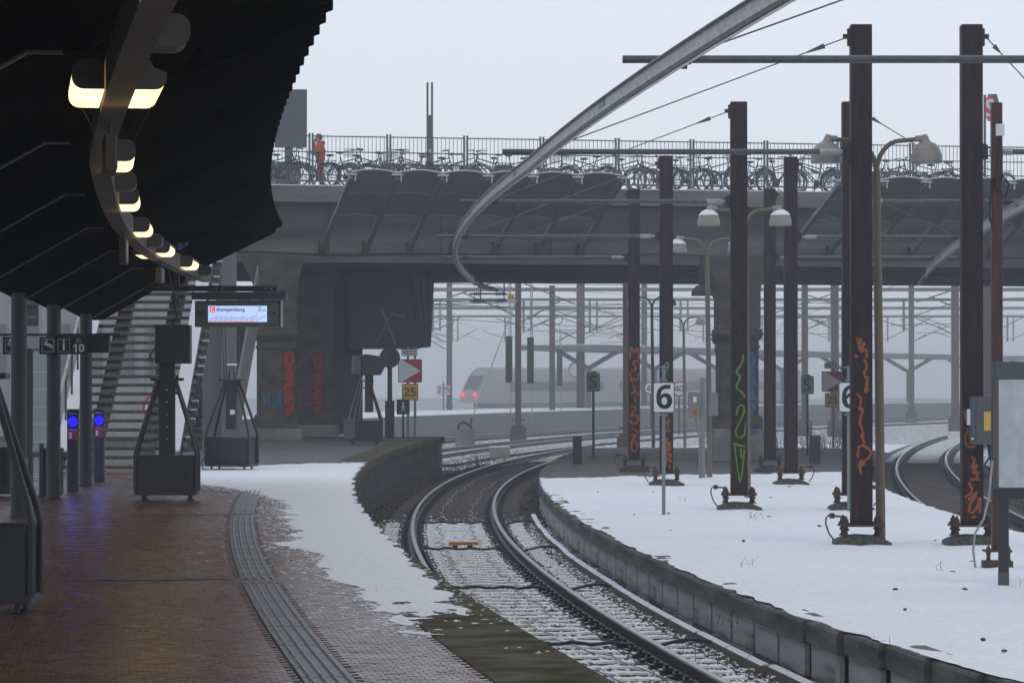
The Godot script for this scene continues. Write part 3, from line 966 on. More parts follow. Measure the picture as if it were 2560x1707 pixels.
func bridge() -> void:
	var o := thing("road_bridge", "wide concrete road bridge spanning the tracks on masonry piers", "bridge", bridge_at.origin, deg_to_rad(12.44))
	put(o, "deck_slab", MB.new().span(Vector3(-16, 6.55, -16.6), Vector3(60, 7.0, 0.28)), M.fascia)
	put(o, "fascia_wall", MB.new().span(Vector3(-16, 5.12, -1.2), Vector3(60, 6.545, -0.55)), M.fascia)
	var m := MB.new()
	m.span(Vector3(-16, 4.9, -1.2), Vector3(60, 5.115, -0.4))
	put(o, "ledge", m, M.fascia)
	# the cable fixed along the ledge
	var pts: Array = []
	for k in 40: pts.append(Vector3(-6.0 + k * 1.6, 5.14 + 0.03 * sin(k * 1.3) + (0.06 if k % 7 == 3 else 0.0), -0.36))
	put(o, "cable", MB.new().tube(pts, 0.028, 6), M.cable)
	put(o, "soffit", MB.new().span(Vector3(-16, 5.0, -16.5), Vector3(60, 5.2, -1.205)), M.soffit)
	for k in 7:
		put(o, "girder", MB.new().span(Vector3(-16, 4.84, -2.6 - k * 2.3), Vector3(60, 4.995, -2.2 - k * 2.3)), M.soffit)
	# low plasters and form marks on the fascia
	for k in 16: put(o, "pilaster", MB.new().span(Vector3(-9.0 + k * 3.2, 5.13, -0.545), Vector3(-8.75 + k * 3.2, 6.5, -0.47)), M.fascia)
	put(o, "snow", MB.new().span(Vector3(-16, 7.003, -3.0), Vector3(60, 7.03, 0.24)), M.snow)
	# piers
	var p := thing("bridge_pier", "masonry bridge pier with red bubble graffiti and a blue scrawl", "pier", Vector3(-6.32, 0, -89.5), 0.06, "bridge piers")
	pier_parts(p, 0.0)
	bubble_tag(p, M.paint_red, 0.33, 0.585)
	m = MB.new()
	for a in [[[-0.4, 1.95], [-0.33, 1.8], [-0.38, 1.7], [-0.25, 1.85], [-0.28, 1.65]], [[-0.12, 1.7], [-0.02, 1.72], [-0.04, 1.6], [-0.14, 1.63], [-0.1, 1.5], [0.02, 1.45]], [[0.02, 1.7], [0.1, 1.6]], [[-0.44, 1.3], [-0.4, 1.1], [-0.45, 0.95], [-0.38, 0.8]]]:
		var q: Array = []
		for e in a: q.append(Vector2(e[0], e[1]))
		ribbon(m, q, 0.025, 0.584)
	put(p, "graffiti", m, M.paint_black)
	m = MB.new()
	for a in [[[-0.34, 1.3], [-0.3, 0.95], [-0.24, 1.2]], [[-0.18, 1.25], [-0.18, 0.9]], [[-0.08, 1.2], [-0.03, 0.9], [-0.1, 1.0]], [[0.02, 0.9], [0.07, 1.25], [0.13, 0.9]]]:
		var q: Array = []
		for e in a: q.append(Vector2(e[0], e[1]))
		ribbon(m, q, 0.05, 0.584)
	put(p, "graffiti", m, M.paint_blue)
	p = thing("bridge_pier", "masonry bridge pier in the dark behind the blue-scrawled one, faint red graffiti", "pier", Vector3(-5.72, 0, -97.0), 0.06, "bridge piers")
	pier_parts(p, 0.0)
	bubble_tag(p, M.paint_red, 0.05, 0.585)
	p = thing("bridge_pier", "masonry bridge pier standing on the island platform, blue bubble graffiti", "pier", Vector3(6.0, 0, -89.0), 0.06, "bridge piers")
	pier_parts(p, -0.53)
	bubble_tag(p, M.paint_blue, 0.26, 0.585)
	put(p, "graffiti", MB.new().cbox(Vector3(0.3, 0.24, 0.7525), Vector3(0.36, 0.13, 0.004), 0.001), M.paint_blue)
	p = thing("bridge_pier", "plain masonry pier behind the one with blue bubble graffiti", "pier", Vector3(6.6, 0, -99.0), 0.06, "bridge piers")
	pier_parts(p, -0.53)
	# a blind wall behind the left piers
	m = MB.new()
	m.span(Vector3(-1.5, 0, -0.2), Vector3(0.9, 4.9, 0.2))
	solo("service_wall", m, M.cladding, "blind dark wall under the bridge behind the left piers", "wall", "", Vector3(-5.45, -0.008, -101.5), 0.1)
	# black dome lamp under the soffit
	var l := thing("under_bridge_lamp", "black dome lamp hung below the bridge beside the blue-graffiti pier", "lamp", Vector3(5.2, 3.9, -91.0))
	put(l, "shade", MB.new().lathe(Vector3.ZERO, [Vector2(0.32, 0.0), Vector2(0.3, 0.12), Vector2(0.2, 0.26), Vector2(0.0, 0.32)], 14), M.black_steel)
	put(l, "stem", MB.new().box(Vector3(0, 0.62, 0), Vector3(0.2, 0.66, 0.2)), M.black_steel)
	# a clad stair enclosure that hangs under the far side of the bridge
	var c := thing("clad_enclosure", "dark metal-clad enclosure hanging below the far side of the bridge", "enclosure", Vector3(-3.7, 2.55, -100.0), 0.12)
	put(c, "front_panel", MB.new().plate(PackedVector2Array([Vector2(-1.15, 0), Vector2(0.95, 0), Vector2(0.62, 2.3), Vector2(-1.15, 2.3)]), -1.4, 0.0), M.cladding)
	for k in 9: put(c, "seam", MB.new().span(Vector3(-1.14, 0.22 + k * 0.22, 0.002), Vector3(0.66, 0.232 + k * 0.22, 0.012)), M.black_steel)
	m = MB.new()
	m.plate(PackedVector2Array([Vector2(0.98, 0.02), Vector2(1.3, 0.06), Vector2(1.4, 2.1), Vector2(0.68, 2.3)]), -1.6, -0.25)
	put(c, "side_panel", m, M.fence_grey)
	for k in 3:
		var a := Vector3(1.05 + k * 0.1, 0.04, -0.24)
		put(c, "standing_seam", MB.new().rod(a, a + Vector3(-0.28 + k * 0.12, 2.1, 0), 0.014, 5), M.charcoal)
	m = MB.new()
	ribbon(m, [Vector2(-0.2, 1.2), Vector2(0.2, 0.15)], 0.05, 0.016); ribbon(m, [Vector2(0.5, 0.95), Vector2(0.1, 1.05), Vector2(-0.35, 0.2)], 0.05, 0.018)
	put(c, "tape_cross", m, M.cable_white)

func tb(off: float, s: float, y: float) -> Vector3:
	# along the lamp beam, which swings towards the track at its end
	return tp(4.3 - pow(maxf(0.0, s - 30.0), 2.0) * 0.0013 - maxf(0.0, 23.0 - s) * 0.02 + off, s, y)

func tbturn(s: float) -> float:
	var d := tb(0, s + 0.5, 0) - tb(0, s - 0.5, 0)
	return atan2(-d.x, -d.z)

func canopy() -> void:
	var o := thing("platform_canopy", "long curved dark canopy with sawtooth eave over the left platform", "canopy")
	var a0 := (50.0 - 68.71) / 401.38
	var dir := Vector3(sin(a0), 0, -cos(a0))
	var s := 6.0
	while s < 52.0:
		var m := MB.new()
		var e := tp(2.8, s, 3.99)
		var v := tp(5.6, s, 2.86)
		var h := dir * 0.374
		var up := Vector3(0, 0.035, 0)
		var q: Array[Vector3] = [e - h, e + h, v + h, v - h]
		m.quad(q[0], q[1], q[2], q[3]); m.quad(q[0] + up, q[1] + up, q[2] + up, q[3] + up)
		for k in 4: m.quad(q[k], q[(k + 1) % 4], q[(k + 1) % 4] + up, q[k] + up)
		# ribs pressed into the sheet
		for k in 3:
			var f := (k - 1) * 0.25
			var b := Basis(Vector3.UP, 0)
			var c0 := e + dir * f - Vector3(0, 0.012, 0)
			var c1 := v + dir * f - Vector3(0, 0.012, 0)
			m.quad(c0 - dir * 0.05 + Vector3(0, 0.01, 0), c0 - dir * 0.025 - Vector3(0, 0.015, 0), c1 - dir * 0.025 - Vector3(0, 0.015, 0), c1 - dir * 0.05 + Vector3(0, 0.01, 0))
			m.quad(c0 - dir * 0.025 - Vector3(0, 0.015, 0), c0 + dir * 0.025 - Vector3(0, 0.015, 0), c1 + dir * 0.025 - Vector3(0, 0.015, 0), c1 - dir * 0.025 - Vector3(0, 0.015, 0))
			m.quad(c0 + dir * 0.025 - Vector3(0, 0.015, 0), c0 + dir * 0.05 + Vector3(0, 0.01, 0), c1 + dir * 0.05 + Vector3(0, 0.01, 0), c1 + dir * 0.025 - Vector3(0, 0.015, 0))
		put(o, "roof_sheet", m, M.canopy_black)
		s += 0.75
	put(o, "left_wing", MB.new().sweep(tp, 4.0, 52.2, 2.0, [Vector2(5.68, 2.86), Vector2(8.6, 3.99), Vector2(8.6, 4.03), Vector2(5.68, 2.9)]), M.canopy_black)
	put(o, "valley_gutter", MB.new().sweep(tp, 4.0, 52.2, 2.0, [Vector2(5.5, 2.78), Vector2(5.78, 2.78), Vector2(5.78, 2.85), Vector2(5.5, 2.85)]), M.canopy_black)
	# the painted box beam that carries the lamps
	put(o, "lamp_beam", MB.new().sweep(tb, 6.0, 49.0, 0.75, [Vector2(-0.07, 3.0), Vector2(0.07, 3.0), Vector2(0.07, 3.2), Vector2(-0.07, 3.2)]), M.beam_paint)
	for k in 9:
		s = 49.8 - k * 5.7 if k < 8 else 51.9
		if s < 8.0: continue
		var r := Node3D.new()
		r.name = "rafter"
		o.add_child(r, true)
		r.position = tp(5.65, s, 0); r.rotation.y = tturn(s)
		var pl := MB.new()
		# outline in metres right of the valley
		pl.plate(PackedVector2Array([Vector2(-0.08, 2.5), Vector2(0.08, 2.5), Vector2(1.02, 3.04), Vector2(1.3, 3.04), Vector2(1.36, 3.17), Vector2(2.75, 3.86), Vector2(2.75, 3.94), Vector2(0.1, 2.9), Vector2(-0.1, 2.9), Vector2(-2.75, 3.94), Vector2(-2.75, 3.86)]), -0.02, 0.02)
		put(r, "web", pl, M.canopy_black)
		if k < 8:
			pl = MB.new()
			for q in [[Vector2(0.08, 2.495), Vector2(1.02, 3.035)], [Vector2(1.02, 3.035), Vector2(1.18, 3.035)]]:
				var d: Vector2 = q[1] - q[0]
				var nn := Vector2(d.y, -d.x).normalized() * 0.012
				pl.plate(PackedVector2Array([q[0] + nn, q[1] + nn, q[1], q[0]]), -0.05, 0.05)
			put(r, "bottom_flange", pl, M.canopy_rib)
			put(o, "column", MB.new().lathe(tp(5.65, s, 0), [Vector2(0.105, 0), Vector2(0.105, 0.03), Vector2(0.092, 0.04), Vector2(0.092, 2.55)], 18), M.black_steel)
	# lamps on both sides of the beam; some are out
	for a in [[11.6, 1, 1], [11.6, -1, 1], [16.9, -1, 1], [16.9, 1, 1], [22.5, 1, 1], [28.0, 1, 1], [33.2, 1, 1], [38.6, 1, 1], [39.2, -1, 1], [43.3, 1, 1]]:
		canopy_lamp(a[0], a[1], true)
	for a in [[14.7, 1], [25.9, 1], [36.8, 1], [46.7, 1]]: canopy_lamp(a[0], a[1], false)
	# signs and a speaker that hang from the beam, seen edge on
	for a in [[19.5, 0.24, "black box sign hanging from the lamp beam near the cobwebbed lamps"], [33.0, 0.28, "black box sign hanging from the lamp beam halfway along the canopy"], [41.0, 0.22, "small black box sign with pale edge hanging near the end of the lamp beam"]]:
		var g := thing("hanging_sign", a[2], "sign", tb(0.0, a[0], 2.99 - a[1]), tbturn(a[0]), "box signs hanging from the lamp beam")
		put(g, "box", MB.new().cbox(Vector3(0, a[1] / 2 - 0.04, 0), Vector3(0.07, a[1] - 0.04, 0.62), 0.008), M.black_steel)
		put(g, "frame", MB.new().box(Vector3(0.038, a[1] / 2 - 0.04, 0.0), Vector3(0.006, a[1] - 0.06, 0.58)), M.lamp_grey)
		for z in [-0.2, 0.2]: put(g, "hanger", MB.new().rod(Vector3(0, a[1] - 0.06, z), Vector3(0, a[1] + 0.015, z), 0.008), M.black_steel)
	var sp := thing("loudspeaker", "black horn loudspeaker on a bent arm beside the nearest lit lamps", "loudspeaker", tb(-0.2, 15.9, 2.98), tturn(15.9))
	put(sp, "arm", MB.new().tube([Vector3(-0.12, 0.38, 0), Vector3(-0.12, 0.12, 0), Vector3(-0.08, 0.03, 0), Vector3(0.0, 0.0, 0), Vector3(0.08, 0.02, 0)], 0.018, 8), M.canopy_black)
	put(sp, "horn", MB.new().lathe(Vector3(0.08, 0.03, 0), [Vector2(0.02, -0.04), Vector2(0.035, 0.0), Vector2(0.055, 0.07)], 12, Basis(Vector3.FORWARD, 1.1)), M.canopy_black)
	# cobwebs between lamp and beam
	for x in [-1, 1]:
		var w := MB.new()
		w.tube([Vector3(0.16 * x, 0.0, 0), Vector3(0.1 * x, -0.12, 0), Vector3(0.06 * x, -0.2, 0)], 0.0006, 3)
		w.rod(Vector3(0.2 * x, 0.0, 0), Vector3(0.03 * x, -0.34, 0), 0.0012, 3)
		solo("cobweb", w, M.twig, ["cobweb hanging under the lit lamp beside the horn loudspeaker", "cobweb hanging under the lit lamp across the beam from the loudspeaker"][0 if x == 1 else 1], "cobweb", "", tb(0.0, 18.0, 3.02), tturn(18.0))
	solo("work_glove", MB.new().ball(Vector3(0, 0, 0), Vector3(0.07, 0.05, 0.05), 8).ball(Vector3(0.08, 0.03, 0), Vector3(0.05, 0.03, 0.03), 8).rod(Vector3(-0.05, -0.02, 0), Vector3(-0.11, -0.09, 0), 0.02, 6, 0.012).rod(Vector3(0.1, 0.04, 0), Vector3(0.15, 0.06, 0), 0.014, 6), M.paint_blue, "blue work glove stuck on the lamp beam near its far end", "glove", "", tb(-0.12, 42.6, 3.26))

func canopy_lamp(s: float, side: int, lit: bool) -> void:
	var where := "towards the track" if side == 1 else "on the column side"
	var names := {11.6: "lit lamp %s at the near end of the canopy beam", 16.9: "lit lamp %s with a cobweb under it on the canopy beam", 22.5: "lit grey-ended lamp below the nearer box sign on the canopy beam", 28.0: "lit lamp just past the second dark lamp on the canopy beam", 33.2: "lit lamp beside the middle box sign on the canopy beam", 38.6: "lit lamp on the canopy beam just before the blue glove", 39.2: "single lit lamp %s near the far end of the canopy beam", 43.3: "last lit lamp on the canopy beam just past the blue glove", 14.7: "dark slatted lamp between the nearest lit lamps and the loudspeaker", 25.9: "dark lamp between the first two grey-ended lit lamps", 36.8: "dark lamp on the canopy beam two before the blue glove", 46.7: "dark lamp at the very end of the canopy beam"}
	var l: String = names[s]
	if l.contains("%s"): l = l % where
	s += (68.71 - s) * 0.0107
	var o := thing("canopy_lamp", l, "lamp", tb(-0.072 * side, s, 3.03), tbturn(s), "lamps along the canopy beam")
	var len_ := 1.2 if lit else 0.32
	# outline of the end, x away from the beam
	var out := PackedVector2Array()
	var w := 0.17
	var hh := 0.15
	out.append(Vector2(0.004, 0.0))
	for k in 6:
		var an := -PI / 2 + PI / 2 * k / 5
		out.append(Vector2(w - 0.06 + cos(an) * 0.06, 0.06 + sin(an) * 0.06))
	for k in 6:
		var an := PI / 2 * k / 5
		out.append(Vector2(w - 0.06 + cos(an) * 0.06, hh - 0.06 + sin(an) * 0.06))
	out.append(Vector2(0.004, hh))
	if side == -1:
		var r := PackedVector2Array()
		for p in out: r.append(Vector2(-p.x, p.y))
		out = r
	put(o, "end_plate", MB.new().plate(out, -0.012, 0.0), M.lamp_grey)
	put(o, "end_plate", MB.new().plate(out, -len_, -len_ + 0.012), M.lamp_grey)
	# the wrap-round diffuser: bottom and outer side
	var m := MB.new()
	var hood := MB.new()
	for k in out.size() - 1:
		var p := out[k] * 0.985
		var q := out[k + 1] * 0.985
		var t := m if k < 7 else hood
		t.quad(Vector3(p.x, p.y, -0.013), Vector3(q.x, q.y, -0.013), Vector3(q.x, q.y, -len_ + 0.013), Vector3(p.x, p.y, -len_ + 0.013))
	put(o, "diffuser", m, M.lamp_glow if lit else M.lamp_grey)
	put(o, "hood", hood, M.lamp_grey)
	if lit:
		var li_ := OmniLight3D.new()
		li_.name = "lamp_light"
		li_.light_color = Color(1.0, 0.84, 0.52); li_.light_energy = 0.02; li_.omni_range = 12.0; li_.omni_attenuation = 2.0
		li_.light_size = 0.1; li_.shadow_enabled = true
		o.add_child(li_)
		li_.position = Vector3(0.1 * side, -0.12, -0.6)

func mast(at: Vector3, side: int, reach: float, label: String) -> Node3D:
	# box-section mast on a bolted foot, its arm reaching out over the track (side -1: to the left)
	var o := thing("catenary_mast", label, "mast", at, 0.0, "rust-brown masts in two rows on the island")
	var m := MB.new()
	m.cbox(Vector3(0, 3.42, 0), Vector3(0.265, 6.3, 0.265), 0.014)
	put(o, "shaft", m, M.rust_steel)
	put(o, "cap", MB.new().cbox(Vector3(0, 6.578, 0), Vector3(0.262, 0.012, 0.262), 0.014), M.red_steel)
	put(o, "base_plate", MB.new().cbox(Vector3(0, 0.255, 0), Vector3(0.56, 0.022, 0.5), 0.02), M.old_iron)
	for x in [-0.215, 0.215]:
		for z in [-0.17, 0.17]:
			m = MB.new()
			m.lathe(Vector3(x, 0.12, z), [Vector2(0.06, 0.0), Vector2(0.03, 0.03), Vector2(0.025, 0.07), Vector2(0.045, 0.075), Vector2(0.045, 0.1), Vector2(0.032, 0.1), Vector2(0.032, 0.122)], 6)
			m.lathe(Vector3(x, 0.267, z), [Vector2(0.06, 0.0), Vector2(0.055, 0.03), Vector2(0.038, 0.03), Vector2(0.036, 0.075), Vector2(0.02, 0.078), Vector2(0.018, 0.11), Vector2(0.0, 0.11)], 6)
			put(o, "anchor_bolt", m, M.old_iron)
	m = MB.new()
	m.plate(PackedVector2Array([Vector2(-0.36, -0.1), Vector2(0.36, -0.1), Vector2(0.35, 0.05), Vector2(0.2, 0.12), Vector2(-0.05, 0.135), Vector2(-0.2, 0.12), Vector2(-0.34, 0.06)]), -0.3, 0.3)
	put(o, "plinth", m, M.plinth)
	m = MB.new()
	m.rod(Vector3(side * 0.24, 0.37, 0.1), Vector3(side * 0.44, 0.38, 0.1), 0.014, 6)
	m.lathe(Vector3(side * 0.38, 0.38, 0.1), [Vector2(0.0, -0.04), Vector2(0.035, -0.03), Vector2(0.035, 0.03), Vector2(0.0, 0.04)], 8, Basis(Vector3.FORWARD, PI / 2))
	m.tube([Vector3(side * 0.45, 0.37, 0.1), Vector3(side * 0.46, 0.28, 0.1), Vector3(side * 0.42, 0.16, 0.1), Vector3(side * 0.36, 0.08, 0.1)], 0.012, 6)
	put(o, "earth_lead", m, M.old_iron)
	if reach > 0.0:
		# bracket, socket, tube
		var y := 4.98
		m = MB.new()
		m.box(Vector3(side * 0.16, y, 0), Vector3(0.05, 0.2, 0.1)); m.box(Vector3(side * 0.21, y + 0.05, 0), Vector3(0.08, 0.02, 0.06)); m.box(Vector3(side * 0.21, y - 0.05, 0), Vector3(0.08, 0.02, 0.06))
		m.rod(Vector3(side * 0.2, y - 0.09, 0), Vector3(side * 0.2, y + 0.09, 0), 0.012, 6)
		put(o, "bracket", m, M.black_steel)
		var arm := put(o, "arm", MB.new().rod(Vector3(side * 0.46, y, 0), Vector3(side * reach, y, 0), 0.036, 12), M.zinc_tube)
		put(arm, "socket", MB.new().rod(Vector3(side * 0.3, y, 0), Vector3(side * 0.52, y, 0), 0.044, 10).rod(Vector3(side * 0.23, y, 0), Vector3(side * 0.32, y, 0), 0.028, 8), M.galvanised)
		put(arm, "clamp", MB.new().rod(Vector3(side * (reach - 0.62), y, 0), Vector3(side * (reach - 0.5), y, 0), 0.05, 10).box(Vector3(side * (reach - 0.56), y - 0.06, 0), Vector3(0.05, 0.05, 0.1)), M.black_steel)
		# stay rope with its tightener
		var a := Vector3(side * 0.2, 6.42, 0)
		var b := Vector3(side * (reach - 0.62), y + 0.05, 0)
		m = MB.new()
		m.rod(a, b, 0.0085, 5)
		m.rod(a.lerp(b, 0.07), a.lerp(b, 0.13), 0.034, 8, 0.01)
		put(o, "stay", m, M.zinc_tube)
		m = MB.new()
		m.box(Vector3(side * 0.15, 6.43, 0), Vector3(0.04, 0.22, 0.07)); m.box(Vector3(side * 0.19, 6.44, 0), Vector3(0.07, 0.06, 0.05))
		put(o, "stay_bracket", m, M.old_iron)
	return o

func tc(off: float, s: float, y: float) -> Vector3:
	# the conductor beam strays from the track's centre line
	return tp(off - 0.46 + maxf(0.0, s - 42.0) * 0.0193, s, y)

func conductor(f: Callable, s0: float, s1: float, off: float, label: String) -> void:
	var o := thing("conductor_beam", label, "conductor rail")
	var y := 4.16
	var sec: Array = []
	for q in [[0.045, 0.19], [0.045, 0.2], [-0.045, 0.2], [-0.045, 0.19], [-0.006, 0.185], [-0.006, 0.06], [-0.05, 0.045], [-0.05, 0.0], [-0.03, -0.03], [0.03, -0.03], [0.05, 0.0], [0.05, 0.045], [0.006, 0.06], [0.006, 0.185]]: sec.append(Vector2(off + q[0] * 0.95, y + 0.05 + q[1] * 0.75))
	put(o, "beam", MB.new().sweep(f, s0, s1, 1.0, sec), M.galvanised)
	put(o, "contact_wire", MB.new().sweep(f, s0, s1, 2.0, [Vector2(off + 0.008, y + 0.024), Vector2(off - 0.008, y + 0.024), Vector2(off - 0.008, y + 0.006), Vector2(off + 0.008, y + 0.006)]), M.rail_head)
	var s := s0 + 3.0
	while s < s1:
		put(o, "joint_plate", MB.new().sweep(f, s, s + 0.5, 0.5, [Vector2(off + 0.011, y + 0.175), Vector2(off + 0.011, y + 0.115), Vector2(off - 0.011, y + 0.115), Vector2(off - 0.011, y + 0.175)]), M.zinc_tube)
		s += 11.0
	# the end bends up like a ski
	var e: Array = []
	for k in 8:
		var p: Vector3 = f.call(off, s1 + k * 1.7, y + 0.1 + 0.002 * k * k)
		e.append(p)
	put(o, "ramp_end", MB.new().tube(e, 0.075, 6, 0.06), M.black_steel)

func overhead_line() -> void:
	var spots := [[5.72, 30.2, 4.72, "off"], [4.42, 42.3, 4.54, "with an orange loopy scrawl down its front, beside the tall double lamp"], [3.66, 53.9, 4.5, "with a green drippy scrawl down its front"], [3.08, 66.7, 4.57, "with orange letters and a ring, right behind the number 6 sign"], [2.85, 78.0, 4.5, "with tall orange capitals, beside the dry ground under the bridge"]]
	for a in spots:
		var label: String = "rust-brown box mast " + a[3] if a[3] != "off" else "rust-brown box mast at the near end of the row along the left track"
		var o := mast(Vector3(a[0], -0.525, -a[1]), -1, a[2], label)
		graffiti(o, a[1])
	var right := [[7.2, 30.2, "at the near end of the row along the right track"], [5.82, 42.3, "with a grey cabinet on it and an orange star scrawl"], [5.46, 53.9, "mostly hidden behind the loopy-scrawl mast, yellow tags on it"], [5.59, 67.0, "with a faint red scribble, square base clear of other masts"], [6.02, 78.0, "with a faint red scribble next to the blue-graffiti pier"]]
	for a in right:
		var o := mast(Vector3(a[0], -0.525, -a[1]), 1, tq(-0.45, a[1], 0).x - a[0], "rust-brown box mast " + a[2])
		graffiti(o, a[1] + 0.5)
	conductor(tc, 8.0, 90.0, 0.0, "curved grey conductor beam over the left track, hung from the masts")
	conductor(tq, 38.0, 84.0, 0.1, "curved grey conductor beam over the right track")
	for a in spots:
		# hanger between arm and beam
		pass

func strokes(o: Node3D, list: Array, w: float, m: Material) -> void:
	var b := MB.new()
	for a in list:
		var q: Array = []
		for e in a: q.append(Vector2(e[0], e[1]))
		# soften the corners
		var r: Array = []
		for i in q.size() - 1:
			if i == 0: r.append(q[0])
			r.append(q[i].lerp(q[i + 1], 0.3)); r.append(q[i].lerp(q[i + 1], 0.7))
			if i == q.size() - 2: r.append(q[-1])
		ribbon(b, r, w, 0.1345)
	put(o, "graffiti", b, m)

func graffiti(o: Node3D, key: float) -> void:
	if key == 42.3:
		strokes(o, [[[-0.07, 2.62], [-0.03, 2.5], [0.0, 2.66], [-0.06, 2.5], [0.0, 2.48], [0.04, 2.6], [-0.04, 2.42], [0.05, 2.5], [0.06, 2.38]], [[-0.09, 2.4], [-0.06, 2.38]], [[0.03, 2.35], [0.07, 2.25], [0.02, 2.2], [0.04, 2.1], [0.08, 2.15], [0.04, 2.0], [0.08, 1.98], [0.03, 1.92], [0.07, 2.06]], [[-0.07, 1.92], [0.0, 1.85], [-0.05, 1.7], [0.02, 1.75], [-0.04, 1.55], [0.0, 1.48], [0.02, 1.35], [-0.03, 1.42], [0.03, 1.3]], [[-0.06, 1.12], [-0.04, 1.3], [0.12, 1.2], [0.1, 1.12], [0.0, 1.06]], [[-0.03, 1.0], [0.04, 1.05], [-0.04, 1.08], [-0.02, 0.9]]], 0.03, M.paint_orange)
	elif key == 42.8:
		strokes(o, [[[-0.11, 1.7], [-0.08, 1.55], [-0.02, 1.56]], [[-0.06, 1.48], [-0.12, 1.32], [-0.04, 1.22], [0.06, 1.3], [0.07, 1.45]], [[-0.06, 1.42], [0.0, 1.36]], [[0.0, 1.42], [-0.06, 1.36]], [[-0.02, 1.12], [0.03, 1.08], [-0.04, 0.96], [0.08, 1.05], [-0.03, 0.9], [0.08, 0.95], [0.04, 0.86]], [[-0.03, 0.84], [0.08, 0.84]], [[-0.05, 0.8], [0.0, 0.68], [-0.1, 0.62]], [[-0.06, 0.58], [0.09, 0.72], [-0.09, 0.45], [0.02, 0.4], [0.1, 0.68], [0.08, 0.42]], [[-0.02, 0.36], [0.03, 0.37]]], 0.03, M.paint_orange)
	elif key == 53.9:
		strokes(o, [[[0.06, 2.5], [0.05, 2.36], [-0.08, 2.22], [0.04, 2.16], [-0.08, 1.98], [0.06, 1.9], [0.08, 1.82]], [[-0.05, 1.55], [0.0, 1.72], [0.1, 1.66], [0.02, 1.45], [-0.1, 1.22], [0.08, 1.15], [0.1, 1.4]], [[-0.1, 1.08], [0.1, 1.03]], [[-0.08, 1.05], [-0.02, 0.6], [0.02, 0.4], [0.08, 0.98]], [[0.02, 1.0], [0.03, 0.85]]], 0.03, M.paint_green)
	elif key == 66.7:
		strokes(o, [[[-0.06, 2.4], [0.06, 2.5], [0.0, 2.25], [-0.08, 2.2]]], 0.03, M.paint_green)
		strokes(o, [[[-0.08, 1.25], [0.08, 1.28]], [[-0.05, 1.35], [-0.06, 1.1]], [[0.04, 1.35], [0.03, 1.1]], [[-0.08, 1.08], [0.07, 1.1]], [[-0.04, 1.05], [-0.07, 0.92], [0.06, 0.96], [-0.04, 0.88], [0.07, 0.85]], [[-0.08, 0.8], [0.0, 0.88], [0.09, 0.8], [0.04, 0.7], [-0.07, 0.72], [-0.08, 0.8]], [[-0.04, 0.78], [0.05, 0.78]], [[0.0, 0.83], [0.0, 0.74]], [[-0.06, 0.68], [0.0, 0.68], [0.0, 0.4], [-0.08, 0.42]], [[0.03, 0.66], [0.1, 0.6], [0.04, 0.55], [0.1, 0.48]], [[0.06, 0.42], [0.06, 0.36]]], 0.034, M.paint_orange)
	elif key == 78.0:
		strokes(o, [[[-0.1, 2.62], [-0.08, 2.95], [0.0, 2.7], [0.08, 2.95], [0.1, 2.62]], [[0.09, 2.56], [-0.06, 2.55], [0.07, 2.38], [-0.08, 2.32]], [[-0.1, 2.28], [-0.06, 2.05], [0.0, 2.2], [0.05, 2.05], [0.1, 2.28]], [[-0.02, 2.0], [0.03, 1.85], [-0.07, 1.8]], [[0.03, 1.85], [0.1, 1.78]], [[0.0, 1.78], [0.04, 1.6]], [[-0.1, 1.3], [0.08, 1.5], [-0.08, 1.5]], [[-0.1, 1.28], [0.08, 1.32], [0.1, 1.15], [-0.06, 1.08], [-0.1, 1.2]], [[-0.08, 1.0], [0.08, 0.95], [0.06, 0.82], [-0.08, 0.84]], [[0.02, 0.8], [-0.1, 0.62], [0.0, 0.4], [0.1, 0.6], [-0.05, 0.76]]], 0.04, M.paint_orange)
	elif key == 67.5 or key == 78.5:
		var r := RandomNumberGenerator.new()
		r.seed = int(key)
		var l: Array = []
		for k in 9:
			var y := 0.7 + k * 0.2
			l.append([[r.randf_range(-0.1, 0.0), y], [r.randf_range(0.0, 0.1), y + r.randf_range(0.05, 0.2)], [r.randf_range(-0.1, 0.1), y + r.randf_range(0.15, 0.3)]])
		strokes(o, l, 0.018, M.red_steel)
# ---------- things on the island

func rrect(w: float, h: float, r: float) -> PackedVector2Array:
	var o := PackedVector2Array()
	for c in [[1, -1, -PI / 2], [1, 1, 0.0], [-1, 1, PI / 2], [-1, -1, PI]]:
		for k in 5:
			var a: float = c[2] + PI / 2 * k / 4
			o.append(Vector2(c[0] * (w / 2 - r) + cos(a) * r, c[1] * (h / 2 - r) + sin(a) * r))
	return o

func lift(o: PackedVector2Array, d: Vector2) -> PackedVector2Array:
	var r := PackedVector2Array()
	for p in o: r.append(p + d)
	return r

